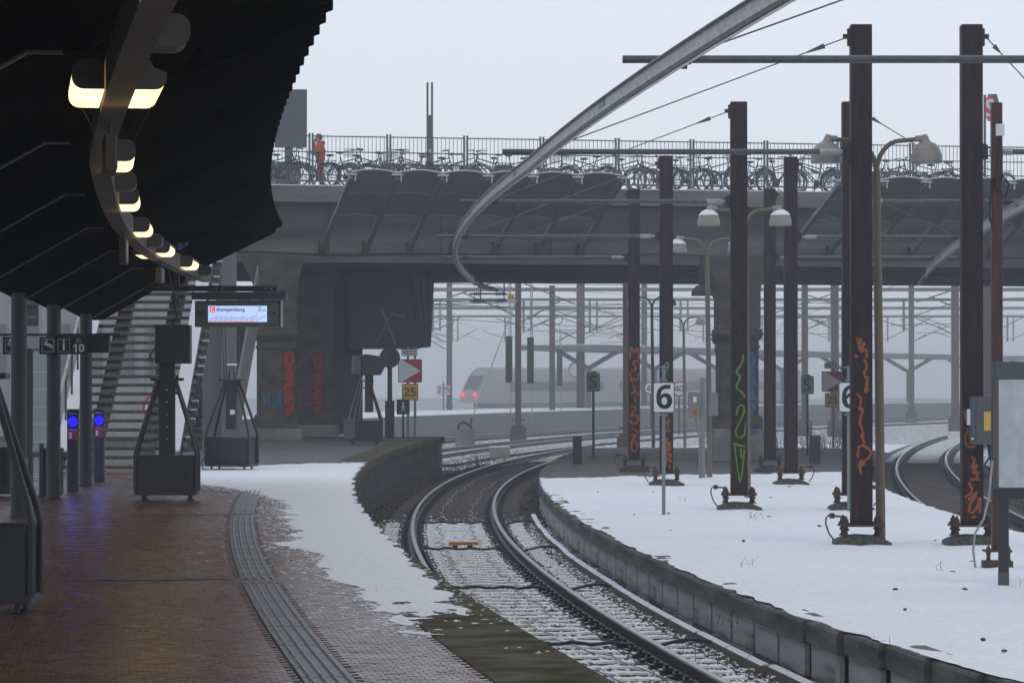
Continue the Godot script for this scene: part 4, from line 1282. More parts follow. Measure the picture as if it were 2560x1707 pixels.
func lamp_post(at: Vector3, label: String, snow: float) -> void:
	var o := thing("double_lamp_post", label, "street lamp", at, 0.0, "double-armed platform lamps")
	put(o, "pole", MB.new().tube([Vector3(0, 0, 0), Vector3(-0.02, 2.4, 0), Vector3(-0.05, 4.75, 0)], 0.062, 12, 0.05), M.post_olive)
	for x in [-1, 1]:
		var pts: Array = []
		for k in 9:
			var a := PI / 2 * k / 8
			pts.append(Vector3(-0.05 + x * (0.30 - 0.30 * cos(a)), 4.72 + 0.42 * sin(a), 0))
		pts.append(Vector3(-0.05 + x * 0.52, 5.16, 0))
		put(o, "arm", MB.new().tube(pts, 0.034, 10, 0.03), M.post_olive)
		var d := put(o, "lamp_shade", MB.new().lathe(Vector3(-0.05 + x * 0.64, 4.86, 0), [Vector2(0.18, 0.0), Vector2(0.2, 0.0), Vector2(0.202, 0.02), Vector2(0.195, 0.1), Vector2(0.17, 0.18), Vector2(0.12, 0.24), Vector2(0.06, 0.27), Vector2(0.0, 0.275)], 22), M.dome)
		var c := MB.new()
		c.lathe(Vector3(-0.05 + x * 0.62, 5.12, 0), [Vector2(0.075, 0.0), Vector2(0.03, 0.1), Vector2(0.0, 0.105)], 10)
		c.rod(Vector3(-0.05 + x * 0.5, 5.165, 0), Vector3(-0.05 + x * 0.64, 5.175, 0), 0.042, 10)
		put(d, "hood", c, M.dome)
		put(d, "lens", MB.new().lathe(Vector3(-0.05 + x * 0.64, 4.855, 0), [Vector2(0.0, 0.0), Vector2(0.185, 0.0), Vector2(0.185, 0.004)], 18), M.train_grey)
		if snow > 0.0:
			put(d, "snow", MB.new().lathe(Vector3(-0.05 + x * 0.64, 4.862, 0), [Vector2(0.172 * snow + 0.02, 0.18), Vector2(0.125, 0.247), Vector2(0.065, 0.278), Vector2(0.0, 0.285)], 16), M.snow)

func sign_plate(o: Node3D, called: String, w: float, h: float, r: float, at: Vector3, face: Material, border: Material) -> MeshInstance3D:
	var p := put(o, called, MB.new().plate(rrect(w, h, r), -0.015, 0.0), border, at)
	put(p, "face", MB.new().plate(rrect(w - 0.035, h - 0.035, maxf(0.002, r - 0.015)), 0.0005, 0.0035), face)
	return p

func letters(parent: Node, s: String, size: float, m: Material, at: Vector3, bold := true, turn := 0.0, wide := 0.0) -> void:
	put(parent, "lettering", text(s, size, 0.004, "Droid Sans", bold, wide), m, at, Basis(Vector3.BACK, turn))

func number_six(at: Vector3, label: String) -> void:
	var o := thing("number_sign", label, "sign", at, 0.0, "white number 6 signs")
	put(o, "post", MB.new().cbox(Vector3(0, 1.16, -0.06), Vector3(0.055, 2.32, 0.055), 0.006), M.pole_grey)
	put(o, "bracket", MB.new().box(Vector3(0, 2.1, -0.03), Vector3(0.12, 0.03, 0.05)).box(Vector3(0, 2.3, -0.05), Vector3(0.16, 0.025, 0.05)).box(Vector3(0, 1.56, -0.03), Vector3(0.14, 0.03, 0.05)), M.pole_grey)
	var p := sign_plate(o, "plate", 0.34, 0.48, 0.04, Vector3(0, 1.83, 0), M.white_sign, M.sign_grey)
	letters(p, "6", 0.36, M.ink, Vector3(0, 0.0, 0.006))

func s_sign(at: Vector3, label: String, h: float) -> void:
	var o := thing("stop_sign_post", label, "sign", at, 0.0, "grey S signs at the edge of the dry ground")
	put(o, "post", MB.new().rod(Vector3.ZERO, Vector3(0, h + 0.3, 0), 0.035, 8).box(Vector3(0, 0.02, 0), Vector3(0.2, 0.02, 0.2)), M.black_steel)
	var p := sign_plate(o, "plate", 0.36, 0.52, 0.05, Vector3(0, h, 0.05), M.sign_grey, M.charcoal)
	put(p, "top_hook", MB.new().box(Vector3(0, 0.28, -0.01), Vector3(0.14, 0.04, 0.03)), M.charcoal)
	letters(p, "S", 0.36, M.ink, Vector3(0, 0, 0.006))

func speed_sign(at: Vector3, code: String, label: String, poles: Array, h: float) -> void:
	var o := thing("speed_sign", label, "sign", at)
	for x in poles: put(o, "post", MB.new().cbox(Vector3(x, (h + 0.7) / 2, -0.06), Vector3(0.07, h + 0.7, 0.06), 0.01), M.pole_grey)
	var k := sign_plate(o, "code_plate", 0.46, 0.2, 0.05, Vector3(-0.02, h + 0.52, 0), M.white_sign, M.sign_grey)
	letters(k, code, 0.11, M.ink, Vector3(0, 0, 0.006))
	var a := sign_plate(o, "arrow_plate", 0.68, 0.66, 0.02, Vector3(0, h, 0), M.sign_red, M.sign_grey)
	put(a, "arrow", MB.new().plate(PackedVector2Array([Vector2(-0.32, -0.31), Vector2(-0.22, -0.31), Vector2(0.3, 0.0), Vector2(-0.22, 0.31), Vector2(-0.32, 0.31)]), 0.0045, 0.007), M.white_sign)
	var y := sign_plate(o, "limit_plate", 0.47, 0.47, 0.03, Vector3(0.0, h - 0.6, 0), M.sign_yellow, M.sign_grey)
	letters(y, "25", 0.24, M.sign_grey, Vector3(0, 0, 0.006))

func island_things() -> void:
	lamp_post(Vector3(4.7, -0.525, -42.6), "double lamp post right behind the mast with the loopy scrawl", 0.0)
	lamp_post(Vector3(4.2, -0.525, -59.6), "double lamp post hidden up to its arms by the green-scrawled mast", 0.95)
	lamp_post(Vector3(4.25, -0.525, -71.9), "double lamp post beside the equipment cabinet, snow on its shades", 1.05)
	lamp_post(Vector3(4.78, -0.72, -113.0), "faded double lamp post on the snowy ground just past the bridge", 0.0)
	lamp_post(Vector3(6.6, -1.12, -127.5), "fainter double lamp post further past the bridge", 0.0)
	number_six(Vector3(2.34, -0.525, -51.5), "white sign with a black 6 on a grey post")
	number_six(Vector3(5.3, -0.525, -52.5), "white number sign half hidden behind the loopy-scrawl mast")
	s_sign(Vector3(2.24, -0.53, -92.0), "grey S sign on a thin post beside the left track", 2.08)
	s_sign(Vector3(8.4, -0.53, -95.0), "grey S sign on a thin post with a hook on top, by the bushes", 2.0)
	for a in [[1.66, -85.0, 0.22, "black bollard near the S sign by the left track"], [7.75, -85.5, 0.27, "black bollard near the S sign by the bushes"]]:
		var o := thing("bollard", a[3], "bollard", Vector3(a[0], -0.53, a[1]), 0.05, "black bollards under the bridge")
		put(o, "body", MB.new().cbox(Vector3(0, 0.35, 0), Vector3(a[2], 0.7, 0.22), 0.02), M.black_steel)
		put(o, "lid", MB.new().cbox(Vector3(0, 0.708, 0), Vector3(a[2] * 0.96, 0.014, 0.21), 0.02), M.charcoal)
	speed_sign(Vector3(-2.9, -0.01, -95.0), "Kh52", "red and white arrow board with Kh52 above and a yellow 25", [-0.06, 0.14], 1.88)
	speed_sign(Vector3(10.35, -0.56, -108.0), "Kh51", "red and white arrow board with Kh51 above and a yellow 25", [0.04], 2.13)
	# round-headed signal on the platform end, with a no-walking sign
	var o := thing("disc_signal", "black round-headed signal post at the end of the left platform", "signal", Vector3(-3.42, -0.006, -93.5))
	put(o, "disc", MB.new().lathe(Vector3(0, 2.24, 0.05), [Vector2(0.0, -0.03), Vector2(0.29, -0.03), Vector2(0.29, 0.03), Vector2(0.0, 0.03)], 24, Basis(Vector3.RIGHT, PI / 2)), M.black_steel)
	put(o, "post", MB.new().rod(Vector3(0, 0, 0), Vector3(0, 2.2, 0), 0.07, 10), M.black_steel)
	put(o, "cabinet", MB.new().cbox(Vector3(0, 0.52, 0.06), Vector3(0.26, 1.02, 0.2), 0.03), M.charcoal)
	var n := thing("no_walking_sign", "black sign with a walking figure beside the round-headed signal", "sign", Vector3(-3.05, -0.006, -93.6))
	put(n, "post", MB.new().cbox(Vector3(0.0, 0.55, -0.05), Vector3(0.06, 1.1, 0.05), 0.01), M.charcoal)
	var pl := put(n, "plate", MB.new().plate(rrect(0.36, 0.42, 0.02), -0.015, 0.0), M.black_steel, Vector3(0, 0.86, 0))
	var f := MB.new()
	f.lathe(Vector3(0, 0.11, 0.004), [Vector2(0.0, -0.002), Vector2(0.03, 0.0), Vector2(0.0, 0.002)], 10, Basis(Vector3.RIGHT, PI / 2))
	ribbon(f, [Vector2(0, 0.07), Vector2(0.0, -0.02)], 0.05, 0.003); ribbon(f, [Vector2(0, -0.02), Vector2(-0.05, -0.14)], 0.025, 0.004); ribbon(f, [Vector2(0, -0.02), Vector2(0.05, -0.14)], 0.025, 0.005); ribbon(f, [Vector2(-0.05, -0.02), Vector2(0.0, 0.06), Vector2(0.05, -0.01)], 0.02, 0.006)
	put(pl, "pictogram", f, M.paint_white)
	# equipment cabinet on a blue-grey post
	o = thing("equipment_cabinet", "pale equipment cabinet on a blue-grey post with a tilted bar on top", "cabinet", Vector3(4.08, -0.525, -71.4))
	put(o, "post", MB.new().cbox(Vector3(0.0, 1.08, 0), Vector3(0.1, 2.16, 0.09), 0.01), M.pole_grey)
	put(o, "case", MB.new().cbox(Vector3(-0.19, 1.58, 0.04), Vector3(0.25, 0.54, 0.2), 0.012), M.cabinet)
	put(o, "case", MB.new().cbox(Vector3(0.22, 1.6, -0.03), Vector3(0.2, 0.5, 0.18), 0.012), M.cabinet)
	put(o, "sticker", MB.new().plate(rrect(0.07, 0.12, 0.01), 0.0, 0.002), M.white_sign, Vector3(-0.18, 1.7, 0.142))
	put(o, "sticker", MB.new().plate(rrect(0.08, 0.13, 0.01), 0.0, 0.002), M.sign_red, Vector3(-0.17, 1.42, 0.142))
	put(o, "tilted_bar", MB.new().rod(Vector3(-0.02, 2.15, 0), Vector3(-0.3, 1.96, 0.05), 0.014, 6), M.galvanised)
	put(o, "conduit", MB.new().tube([Vector3(-0.16, 1.3, 0.04), Vector3(-0.12, 1.05, 0.05), Vector3(-0.07, 0.9, 0.05), Vector3(-0.07, 0.0, 0.05)], 0.022, 8), M.cabinet)
	# thin red-brown pole with a white box
	o = thing("slim_pole", "slim red-brown pole with a small white box near its top", "pole", Vector3(5.37, -0.525, -37.0))
	put(o, "shaft", MB.new().cbox(Vector3(0, 2.68, 0), Vector3(0.12, 4.95, 0.12), 0.008), M.red_steel)
	put(o, "antenna_box", MB.new().cbox(Vector3(0.03, 4.85, 0.075), Vector3(0.095, 0.13, 0.05), 0.01), M.white_sign)
	put(o, "base_plate", MB.new().cbox(Vector3(0, 0.2, 0), Vector3(0.3, 0.02, 0.28), 0.01).cbox(Vector3(0, 0.03, 0), Vector3(0.32, 0.12, 0.3), 0.03), M.old_iron)
	for x in [-0.11, 0.11]: put(o, "anchor_bolt", MB.new().lathe(Vector3(x, 0.09, 0.09), [Vector2(0.03, 0), Vector2(0.02, 0.05), Vector2(0.03, 0.1), Vector2(0.022, 0.15), Vector2(0.0, 0.18)], 6), M.old_iron)
	put(o, "cable", MB.new().tube([Vector3(0.03, 4.78, 0.08), Vector3(0.02, 4.5, 0.075), Vector3(-0.02, 4.2, 0.08), Vector3(0.09, 4.1, 0.05), Vector3(0.14, 4.25, 0.0), Vector3(0.05, 4.35, 0.08), Vector3(-0.07, 4.3, 0.07), Vector3(-0.09, 3.9, 0.07), Vector3(-0.05, 3.75, 0.07)], 0.014, 6), M.cable)
	put(o, "cable", MB.new().tube([Vector3(-0.06, 1.2, 0.07), Vector3(-0.1, 0.8, 0.08), Vector3(-0.16, 0.55, 0.08), Vector3(-0.25, 0.4, 0.06), Vector3(-0.27, 0.2, 0.02), Vector3(-0.24, 0.0, 0.0)], 0.014, 6), M.cable_white)
	# grey cabinet with a yellow sticker on the right-hand mast
	o = thing("junction_cabinet", "grey junction cabinet with a yellow sticker fixed to the star-scrawl mast", "cabinet", Vector3(5.9, 0.0, -42.05))
	put(o, "case", MB.new().cbox(Vector3(0.02, 1.06, 0.0), Vector3(0.31, 0.6, 0.2), 0.012), M.grey_box)
	put(o, "door_gap", MB.new().box(Vector3(-0.075, 1.06, 0.1015), Vector3(0.008, 0.585, 0.004)), M.black_steel)
	put(o, "sticker", MB.new().plate(rrect(0.09, 0.24, 0.006), 0.0, 0.002), M.sign_yellow, Vector3(0.07, 1.05, 0.1015))
	put(o, "label_plate", MB.new().plate(rrect(0.035, 0.02, 0.003), 0.0, 0.002), M.white_sign, Vector3(-0.12, 0.83, 0.1015))
	put(o, "side_socket", MB.new().cbox(Vector3(-0.155, 1.1, 0.03), Vector3(0.04, 0.2, 0.1), 0.01), M.white_sign)
	put(o, "cable", MB.new().tube([Vector3(0.08, 0.77, 0.05), Vector3(0.1, 0.6, 0.08), Vector3(0.03, 0.5, 0.1), Vector3(0.14, 0.4, 0.1), Vector3(0.2, 0.3, 0.08)], 0.016, 6).tube([Vector3(0.1, 0.77, 0.04), Vector3(0.13, 0.5, 0.06), Vector3(0.1, 0.42, 0.06)], 0.022, 6), M.cable)
	put(o, "cable", MB.new().tube([Vector3(0.12, 0.77, 0.06), Vector3(0.12, 0.55, 0.09), Vector3(0.18, 0.38, 0.09)], 0.009, 6), M.paint_blue)
	# information board on posts
	o = thing("information_board", "pale blank information board in a grey frame on a black post", "board", Vector3(4.97, -0.525, -33.8), -0.06)
	for x in [0.0, 1.4]:
		put(o, "post", MB.new().cbox(Vector3(x, 0.48, 0), Vector3(0.105, 0.96, 0.06), 0.01), M.charcoal)
		put(o, "post_foot", MB.new().cbox(Vector3(x, 0.07, 0.0), Vector3(0.11, 0.14, 0.07), 0.01), M.grey_box)
	put(o, "back_panel", MB.new().cbox(Vector3(0.65, 1.57, 0), Vector3(1.5, 1.36, 0.1), 0.02), M.grey_box)
	put(o, "top_rail", MB.new().cbox(Vector3(0.65, 2.185, 0.005), Vector3(1.52, 0.17, 0.12), 0.03), M.grey_box)
	put(o, "bottom_rail", MB.new().cbox(Vector3(0.65, 0.935, 0.005), Vector3(1.51, 0.1, 0.115), 0.02), M.charcoal)
	var pic := StandardMaterial3D.new()
	pic.albedo_texture = ramp(noise_image(33, 0.012, 3, 256), [[0.3, C(0.44, 0.5, 0.53)], [0.5, C(0.52, 0.57, 0.6)], [0.6, C(0.52, 0.54, 0.6)], [0.75, C(0.58, 0.61, 0.62)]])
	pic.uv1_triplanar = true; pic.uv1_scale = Vector3.ONE * 0.8; pic.roughness = 0.15
	put(o, "display_face", MB.new().plate(rrect(1.42, 1.09, 0.01), 0.0, 0.004), pic, Vector3(0.66, 1.545, 0.051))
	weeds()

func weeds() -> void:
	# dead stalks, leaves and clods lying on the snow
	var g := RandomNumberGenerator.new()
	g.seed = 99
	var spots := [[3.6, 50.2, 9], [1.45, 24.5, 5], [1.75, 28.2, 9], [2.1, 29.6, 7], [2.8, 25.6, 4], [4.4, 24.2, 3], [5.1, 24.4, 3], [2.6, 37.0, 5], [3.0, 57.0, 3], [3.9, 60.0, 4], [5.1, 33.5, 4], [4.6, 36.0, 3]]
	for a in spots:
		var m := MB.new()
		for k in a[2]:
			var p := Vector3(g.randfn(0, 0.09), 0, g.randfn(0, 0.16))
			m.tube([p, p + Vector3(g.randfn(0, 0.02), g.randf_range(0.03, 0.08), 0), p + Vector3(g.randfn(0, 0.05), g.randf_range(0.05, 0.14), g.randfn(0, 0.03))], 0.003, 3, 0.0015)
		solo("dead_stalks", m, M.twig, "few dead stalks poking out of the island snow", "weed", "dead stalks in the island snow", Vector3(a[0], -0.51, -a[1]))
	for k in 26:
		var s := g.randf_range(21.0, 66.0)
		var p := island_at(g.randf_range(0.5, 5.5), s, -0.498)
		var m := MB.new()
		m.ball(Vector3.ZERO, Vector3(g.randf_range(0.015, 0.04), g.randf_range(0.008, 0.018), 0.03), 6)
		solo("dark_clod", m, M.twig, "small dark clod lying on the island snow", "clod", "clods and leaves on the island snow", p)
	# bushes and dry grass by the dry ground
	for a in [[8.0, -103.0, 0.9], [9.2, -104.5, 0.8], [10.2, -106.5, 0.7], [-1.6, -104.5, 0.55], [0.2, -118.0, 0.5], [-1.0, -113.0, 0.6], [12.0, -118.0, 0.7]]:
		var m := MB.new()
		for k in 60:
			var p := Vector3(g.randfn(0, 0.35), 0, g.randfn(0, 0.4))
			var h: float = g.randf_range(0.3, 1.0) * a[2]
			m.tube([p, p + Vector3(g.randfn(0, 0.08), h * 0.6, g.randfn(0, 0.08)), p + Vector3(g.randfn(0, 0.2), h, g.randfn(0, 0.15))], 0.008, 3, 0.003)
		var dry: bool = a[0] < 1.0
		solo("dry_grass_tuft" if dry else "bare_bush", m, M.dry_grass if dry else M.twig, ("tuft of dry grass on the trackside past the bridge" if dry else "leafless bush in the snow past the bridge"), "grass" if dry else "bush", "tufts past the bridge" if dry else "bushes past the bridge", Vector3(a[0], -1.28 if dry else -0.6, a[1]))

# ---------- things on the left platform

func stand(at: Vector3, turn: float, top: String, label: String) -> void:
	# weighted base with four bent tubes that hold an upright post
	var o := thing("equipment_stand", label, "stand", at, turn, "weighted equipment stands on the left platform")
	var b := put(o, "ballast_box", MB.new().cbox(Vector3(0, 0.36, 0), Vector3(0.74, 0.46, 0.5), 0.012), M.charcoal)
	put(b, "rim", MB.new().cbox(Vector3(0, 0.575, 0), Vector3(0.76, 0.03, 0.52), 0.012), M.charcoal)
	put(b, "base_tray", MB.new().cbox(Vector3(0, 0.105, 0), Vector3(0.8, 0.055, 0.56), 0.012), M.charcoal)
	for x in [-0.3, 0.3]:
		for z in [-0.2, 0.2]:
			put(o, "foot", MB.new().lathe(Vector3(x, 0, z), [Vector2(0.045, 0), Vector2(0.045, 0.012), Vector2(0.018, 0.02), Vector2(0.018, 0.08)], 8), M.charcoal)
	for x in [-1, 1]:
		for z in [-1, 1]:
			put(o, "frame_tube", MB.new().tube([Vector3(x * 0.395, 0.12, z * 0.24), Vector3(x * 0.395, 0.6, z * 0.24), Vector3(x * 0.375, 0.7, z * 0.225), Vector3(x * 0.34, 0.82, z * 0.2), Vector3(x * 0.11, 1.56, z * 0.06)], 0.024, 8), M.charcoal)
	put(o, "head_plate", MB.new().cbox(Vector3(0, 1.575, 0), Vector3(0.42, 0.04, 0.24), 0.01).box(Vector3(0, 1.4, 0), Vector3(0.3, 0.04, 0.1)), M.charcoal)
	match top:
		"cabinet":
			put(o, "post", MB.new().cbox(Vector3(0, 1.15, 0), Vector3(0.21, 1.3, 0.12), 0.01), M.black_steel)
			for k in 5: put(o, "bolt", MB.new().lathe(Vector3(0.0, 0.8 + k * 0.16, 0.06), [Vector2(0.0, 0.012), Vector2(0.014, 0.012), Vector2(0.014, 0.0)], 8, Basis(Vector3.RIGHT, PI / 2)), M.galvanised)
			var c := put(o, "cabinet", MB.new().cbox(Vector3(0.08, 2.03, 0), Vector3(0.46, 0.5, 0.34), 0.014), M.black_steel)
			put(c, "handle", MB.new().box(Vector3(-0.02, 2.15, 0.175), Vector3(0.12, 0.05, 0.02)), M.charcoal)
			put(c, "lock", MB.new().ball(Vector3(0.06, 2.26, 0.175), Vector3(0.012, 0.012, 0.008), 6), M.galvanised)
			put(o, "cable_coil", MB.new().tube([Vector3(-0.15, 2.0, 0.1), Vector3(-0.2, 1.9, 0.12), Vector3(-0.24, 1.82, 0.1), Vector3(-0.18, 1.78, 0.12), Vector3(-0.22, 1.9, 0.12), Vector3(-0.17, 1.82, 0.12)], 0.008, 5), M.cable)
			put(o, "cable", MB.new().tube([Vector3(0.05, 2.28, 0.05), Vector3(0.12, 2.38, 0.02), Vector3(0.1, 2.6, 0.0), Vector3(0.02, 2.95, 0.0), Vector3(0.0, 3.14, 0.0)], 0.009, 5), M.cable)
			put(b, "vent_hole", MB.new().box(Vector3(0.27, 0.31, 0.2515), Vector3(0.07, 0.09, 0.005)), M.ink)
		"bare":
			put(o, "post", MB.new().cbox(Vector3(-0.1, 1.15, 0), Vector3(0.21, 1.0, 0.12), 0.01), M.black_steel)
		"camera":
			put(o, "post", MB.new().cbox(Vector3(0, 1.15, 0.02), Vector3(0.17, 0.86, 0.12), 0.01), M.charcoal)
			put(o, "sticker", MB.new().box(Vector3(0.04, 1.02, 0.082), Vector3(0.09, 0.08, 0.004)), M.white_sign)
			put(o, "yoke", MB.new().rod(Vector3(-0.05, 1.6, 0), Vector3(-0.05, 1.72, 0), 0.014).rod(Vector3(0.05, 1.6, 0), Vector3(0.05, 1.72, 0), 0.014), M.black_steel)
			put(o, "camera_head", MB.new().cbox(Vector3(0, 1.78, 0), Vector3(0.14, 0.12, 0.18), 0.03), M.lamp_grey)
			put(o, "cap", MB.new().cbox(Vector3(0, 1.85, 0), Vector3(0.15, 0.03, 0.2), 0.04), M.snow)
			put(o, "cable", MB.new().tube([Vector3(-0.14, 1.6, 0), Vector3(-0.17, 2.3, 0), Vector3(-0.2, 3.1, 0)], 0.008, 4).tube([Vector3(-0.1, 1.6, 0), Vector3(-0.12, 2.3, 0), Vector3(-0.14, 3.1, 0)], 0.008, 4), M.cable)
			put(o, "wall_box", MB.new().cbox(Vector3(-0.22, 2.72, 0), Vector3(0.46, 0.2, 0.2), 0.01), M.charcoal)
			put(o, "floor_cable", MB.new().tube([Vector3(-0.4, 0.3, 0.2), Vector3(-0.48, 0.15, 0.22), Vector3(-0.44, 0.03, 0.25), Vector3(-0.25, 0.012, 0.3)], 0.01, 5), M.cable)
		"screens":
			put(o, "post", MB.new().cbox(Vector3(0.1, 1.3, 0), Vector3(0.2, 1.0, 0.14), 0.01).cbox(Vector3(-0.18, 1.1, -0.1), Vector3(0.1, 1.4, 0.08), 0.01), M.black_steel)
			put(o, "hood", MB.new().plate(PackedVector2Array([Vector2(-0.1, 1.72), Vector2(0.36, 1.72), Vector2(0.58, 2.16), Vector2(0.0, 2.24), Vector2(-0.12, 2.2)]), -0.3, 0.3), M.black_steel)
			put(o, "hood_side", MB.new().plate(PackedVector2Array([Vector2(-0.32, 1.76), Vector2(-0.13, 1.72), Vector2(-0.13, 2.2), Vector2(-0.3, 2.2)]), -0.2, 0.28), M.grey_box)
			put(o, "white_guard", MB.new().cbox(Vector3(-0.42, 0.4, 0.27), Vector3(0.28, 0.5, 0.02), 0.005), M.lamp_grey)
			for x in [-0.45, -0.3, -0.2]: put(o, "guy_wire", MB.new().rod(Vector3(x, 0.6, 0.3), Vector3(x * 0.3 + 0.02, 1.75, 0.2), 0.006, 4), M.galvanised)

func platform_things() -> void:
	stand(Vector3(-4.49, 0.0, -43.5), 0.03, "cabinet", "charcoal weighted stand carrying a black cabinet, in front of the stairs")
	stand(Vector3(-4.89, 0.0, -58.3), -0.25, "camera", "charcoal weighted stand with a small camera on top, beside the stair rail")
	stand(Vector3(-3.66, 0.0, -83.2), 0.15, "screens", "dark weighted stand with tilted monitor hood and guy wires under the bridge")
	stand(Vector3(-3.56, 0.0, -22.2), 0.02, "bare", "black weighted stand at the near end of the brick paving")
	# train display
	var o := thing("train_display", "hanging display reading 10, C Klampenborg, 2 min", "display", Vector3(-3.78, 2.3, -46.0), 0.0)
	put(o, "case", MB.new().cbox(Vector3(0, 0.18, -0.12), Vector3(1.18, 0.36, 0.22), 0.01), M.grey_box)
	flat("display_frame", lin(0.10, 0.125, 0.125), 0.35)
	put(o, "front", MB.new().plate(rrect(1.13, 0.32, 0.01), 0.0, 0.012), M.display_frame, Vector3(0, 0.17, -0.008))
	put(o, "roof", MB.new().cbox(Vector3(0.02, 0.43, -0.12), Vector3(1.3, 0.1, 0.32), 0.01), M.blue_steel)
	put(o, "side_plate", MB.new().cbox(Vector3(0.6, 0.18, -0.1), Vector3(0.02, 0.36, 0.26), 0.004), M.galvanised)
	var sc := put(o, "screen", MB.new().plate(rrect(0.81, 0.222, 0.003), 0.0, 0.004), M.screen, Vector3(-0.0, 0.178, 0.005))
	put(sc, "line_box", MB.new().plate(rrect(0.076, 0.076, 0.002), 0.0, 0.001), M.screen_orange, Vector3(-0.345, 0.062, 0.005))
	letters(sc, "C", 0.052, M.screen, Vector3(-0.345, 0.06, 0.007))
	letters(sc, "Klampenborg", 0.056, M.ink, Vector3(-0.094, 0.058, 0.006), true, 0.0, 0.386)
	letters(sc, "2", 0.06, M.ink, Vector3(0.307, 0.066, 0.006), false)
	letters(sc, "min", 0.026, M.ink, Vector3(0.36, 0.05, 0.006), false, 0.0, 0.052)
	put(sc, "route_line", MB.new().box(Vector3(-0.065, -0.101, 0.006), Vector3(0.64, 0.008, 0.002)), M.screen_orange)
	var stops := ["København H", "Vesterport", "Nørreport", "Østerport", "Nordhavn", "Svanemøllen", "Hellerup", "Charlottenlund", "Ordrup", "Klampenborg"]
	for k in stops.size():
		letters(sc, stops[k], 0.017, M.sign_grey, Vector3(-0.382 + k * 0.0715 + 0.0055 * stops[k].length(), -0.083 + 0.0026 * stops[k].length(), 0.006), false, 0.45, 0.0118 * stops[k].length())
		put(sc, "stop_tick", MB.new().box(Vector3(-0.38 + k * 0.0715, -0.094, 0.006), Vector3(0.004, 0.01, 0.002)), M.ink)
	letters(o, "10", 0.066, M.ink, Vector3(-0.505, 0.185, 0.008), true, 0.0, 0.1)
	letters(o, "Spor Track", 0.016, M.ink, Vector3(-0.505, 0.125, 0.008), false)
	put(o, "sensor", MB.new().box(Vector3(0.445, 0.185, 0.008), Vector3(0.01, 0.045, 0.004)).lathe(Vector3(0.5, 0.185, 0.004), [Vector2(0.0, 0.006), Vector2(0.02, 0.005), Vector2(0.022, 0.0)], 14, Basis(Vector3.RIGHT, PI / 2)), M.ink)
	var sl := AreaLight3D.new()
	sl.name = "screen_light"
	o.add_child(sl)
	sl.position = Vector3(0, 0.18, 0.05); sl.rotation.y = PI
	sl.light_energy = 0.02; sl.light_color = Color(0.8, 0.88, 1.0); sl.shadow_enabled = true
	sl.area_size = Vector2(0.8, 0.22)
	put(o, "hanger", MB.new().box(Vector3(-0.38, 0.53, -0.12), Vector3(1.84, 0.075, 0.08)).box(Vector3(-0.86, 0.68, -0.12), Vector3(0.09, 0.26, 0.09)), M.black_steel)
	for x in [-0.3, -0.22, 0.38, 0.46]: put(o, "bolt", MB.new().box(Vector3(x, 0.53, -0.075), Vector3(0.018, 0.018, 0.012)), M.galvanised)
	put(o, "camera", MB.new().ball(Vector3(-0.86, 0.3, -0.1), Vector3(0.07, 0.09, 0.07), 10).rod(Vector3(-0.86, 0.36, -0.1), Vector3(-0.86, 0.5, -0.1), 0.03), M.lamp_grey)
	# card readers
	for a in [[-6.2, -47.2, 1.16, "card reader post with blue light nearer the perforated bins"], [-6.36, -51.5, 1.13, "card reader post with blue light partly behind the canopy column"]]:
		var v := thing("card_reader", a[3], "card reader", Vector3(a[0], 0, a[1]), 0.0, "card reader posts")
		put(v, "post", MB.new().cbox(Vector3(0, a[2] / 2, 0), Vector3(0.165, a[2], 0.1), 0.02), M.blue_steel)
		put(v, "head", MB.new().plate(rrect(0.15, 0.26, 0.012), 0.0, 0.006), M.ink, Vector3(0, a[2] - 0.15, 0.05))
		var d := put(v, "light_ring", MB.new().lathe(Vector3(0, a[2] - 0.18, 0.058), [Vector2(0.0, 0.012), Vector2(0.055, 0.008), Vector2(0.066, 0.0)], 18, Basis(Vector3.RIGHT, PI / 2)), M.blue_light)
		put(v, "instruction_plate", MB.new().plate(rrect(0.145, 0.17, 0.008), 0.0, 0.004), M.sign_red, Vector3(0, a[2] - 0.35, 0.05))
		put(v, "card_icon", MB.new().plate(rrect(0.04, 0.085, 0.008), 0.0, 0.002), M.white_sign, Vector3(-0.03, a[2] - 0.37, 0.0545))
		letters(v, "Check ud", 0.019, M.white_sign, Vector3(0, a[2] - 0.29, 0.056), false)
		letters(v, "Check ud", 0.02, M.white_sign, Vector3(0, a[2] - 0.06, 0.058), false)
		var l := OmniLight3D.new()
		l.name = "reader_light"
		v.add_child(l)
		l.position = Vector3(0, a[2] - 0.18, 0.12); l.light_color = Color(0.15, 0.1, 1.0); l.light_energy = 0.03; l.light_size = 0.06; l.shadow_enabled = true
	# perforated bins
	for a in [[-6.15, -44.7, "perforated black litter bin beside the card reader"], [-6.92, -45.2, "perforated black litter bin left of the nearer canopy column"]]:
		var b := thing("litter_bin", a[2], "litter bin", Vector3(a[0], 0, a[1]), 0.0, "perforated litter bins")
		var m := MB.new()
		for k in 22:
			var an := TAU * k / 22
			m.box(Vector3(cos(an) * 0.145, 0.38, sin(an) * 0.145), Vector3(0.006, 0.52, 0.016), Basis(Vector3.UP, -an))
		for k in 15: m.lathe(Vector3(0, 0.13 + k * 0.035, 0), [Vector2(0.142, 0), Vector2(0.148, 0.0), Vector2(0.148, 0.014), Vector2(0.142, 0.014)], 22)
		put(b, "basket", m, M.charcoal)
		put(b, "liner", MB.new().lathe(Vector3.ZERO, [Vector2(0.0, 0.1), Vector2(0.125, 0.1), Vector2(0.13, 0.62)], 18), M.ink)
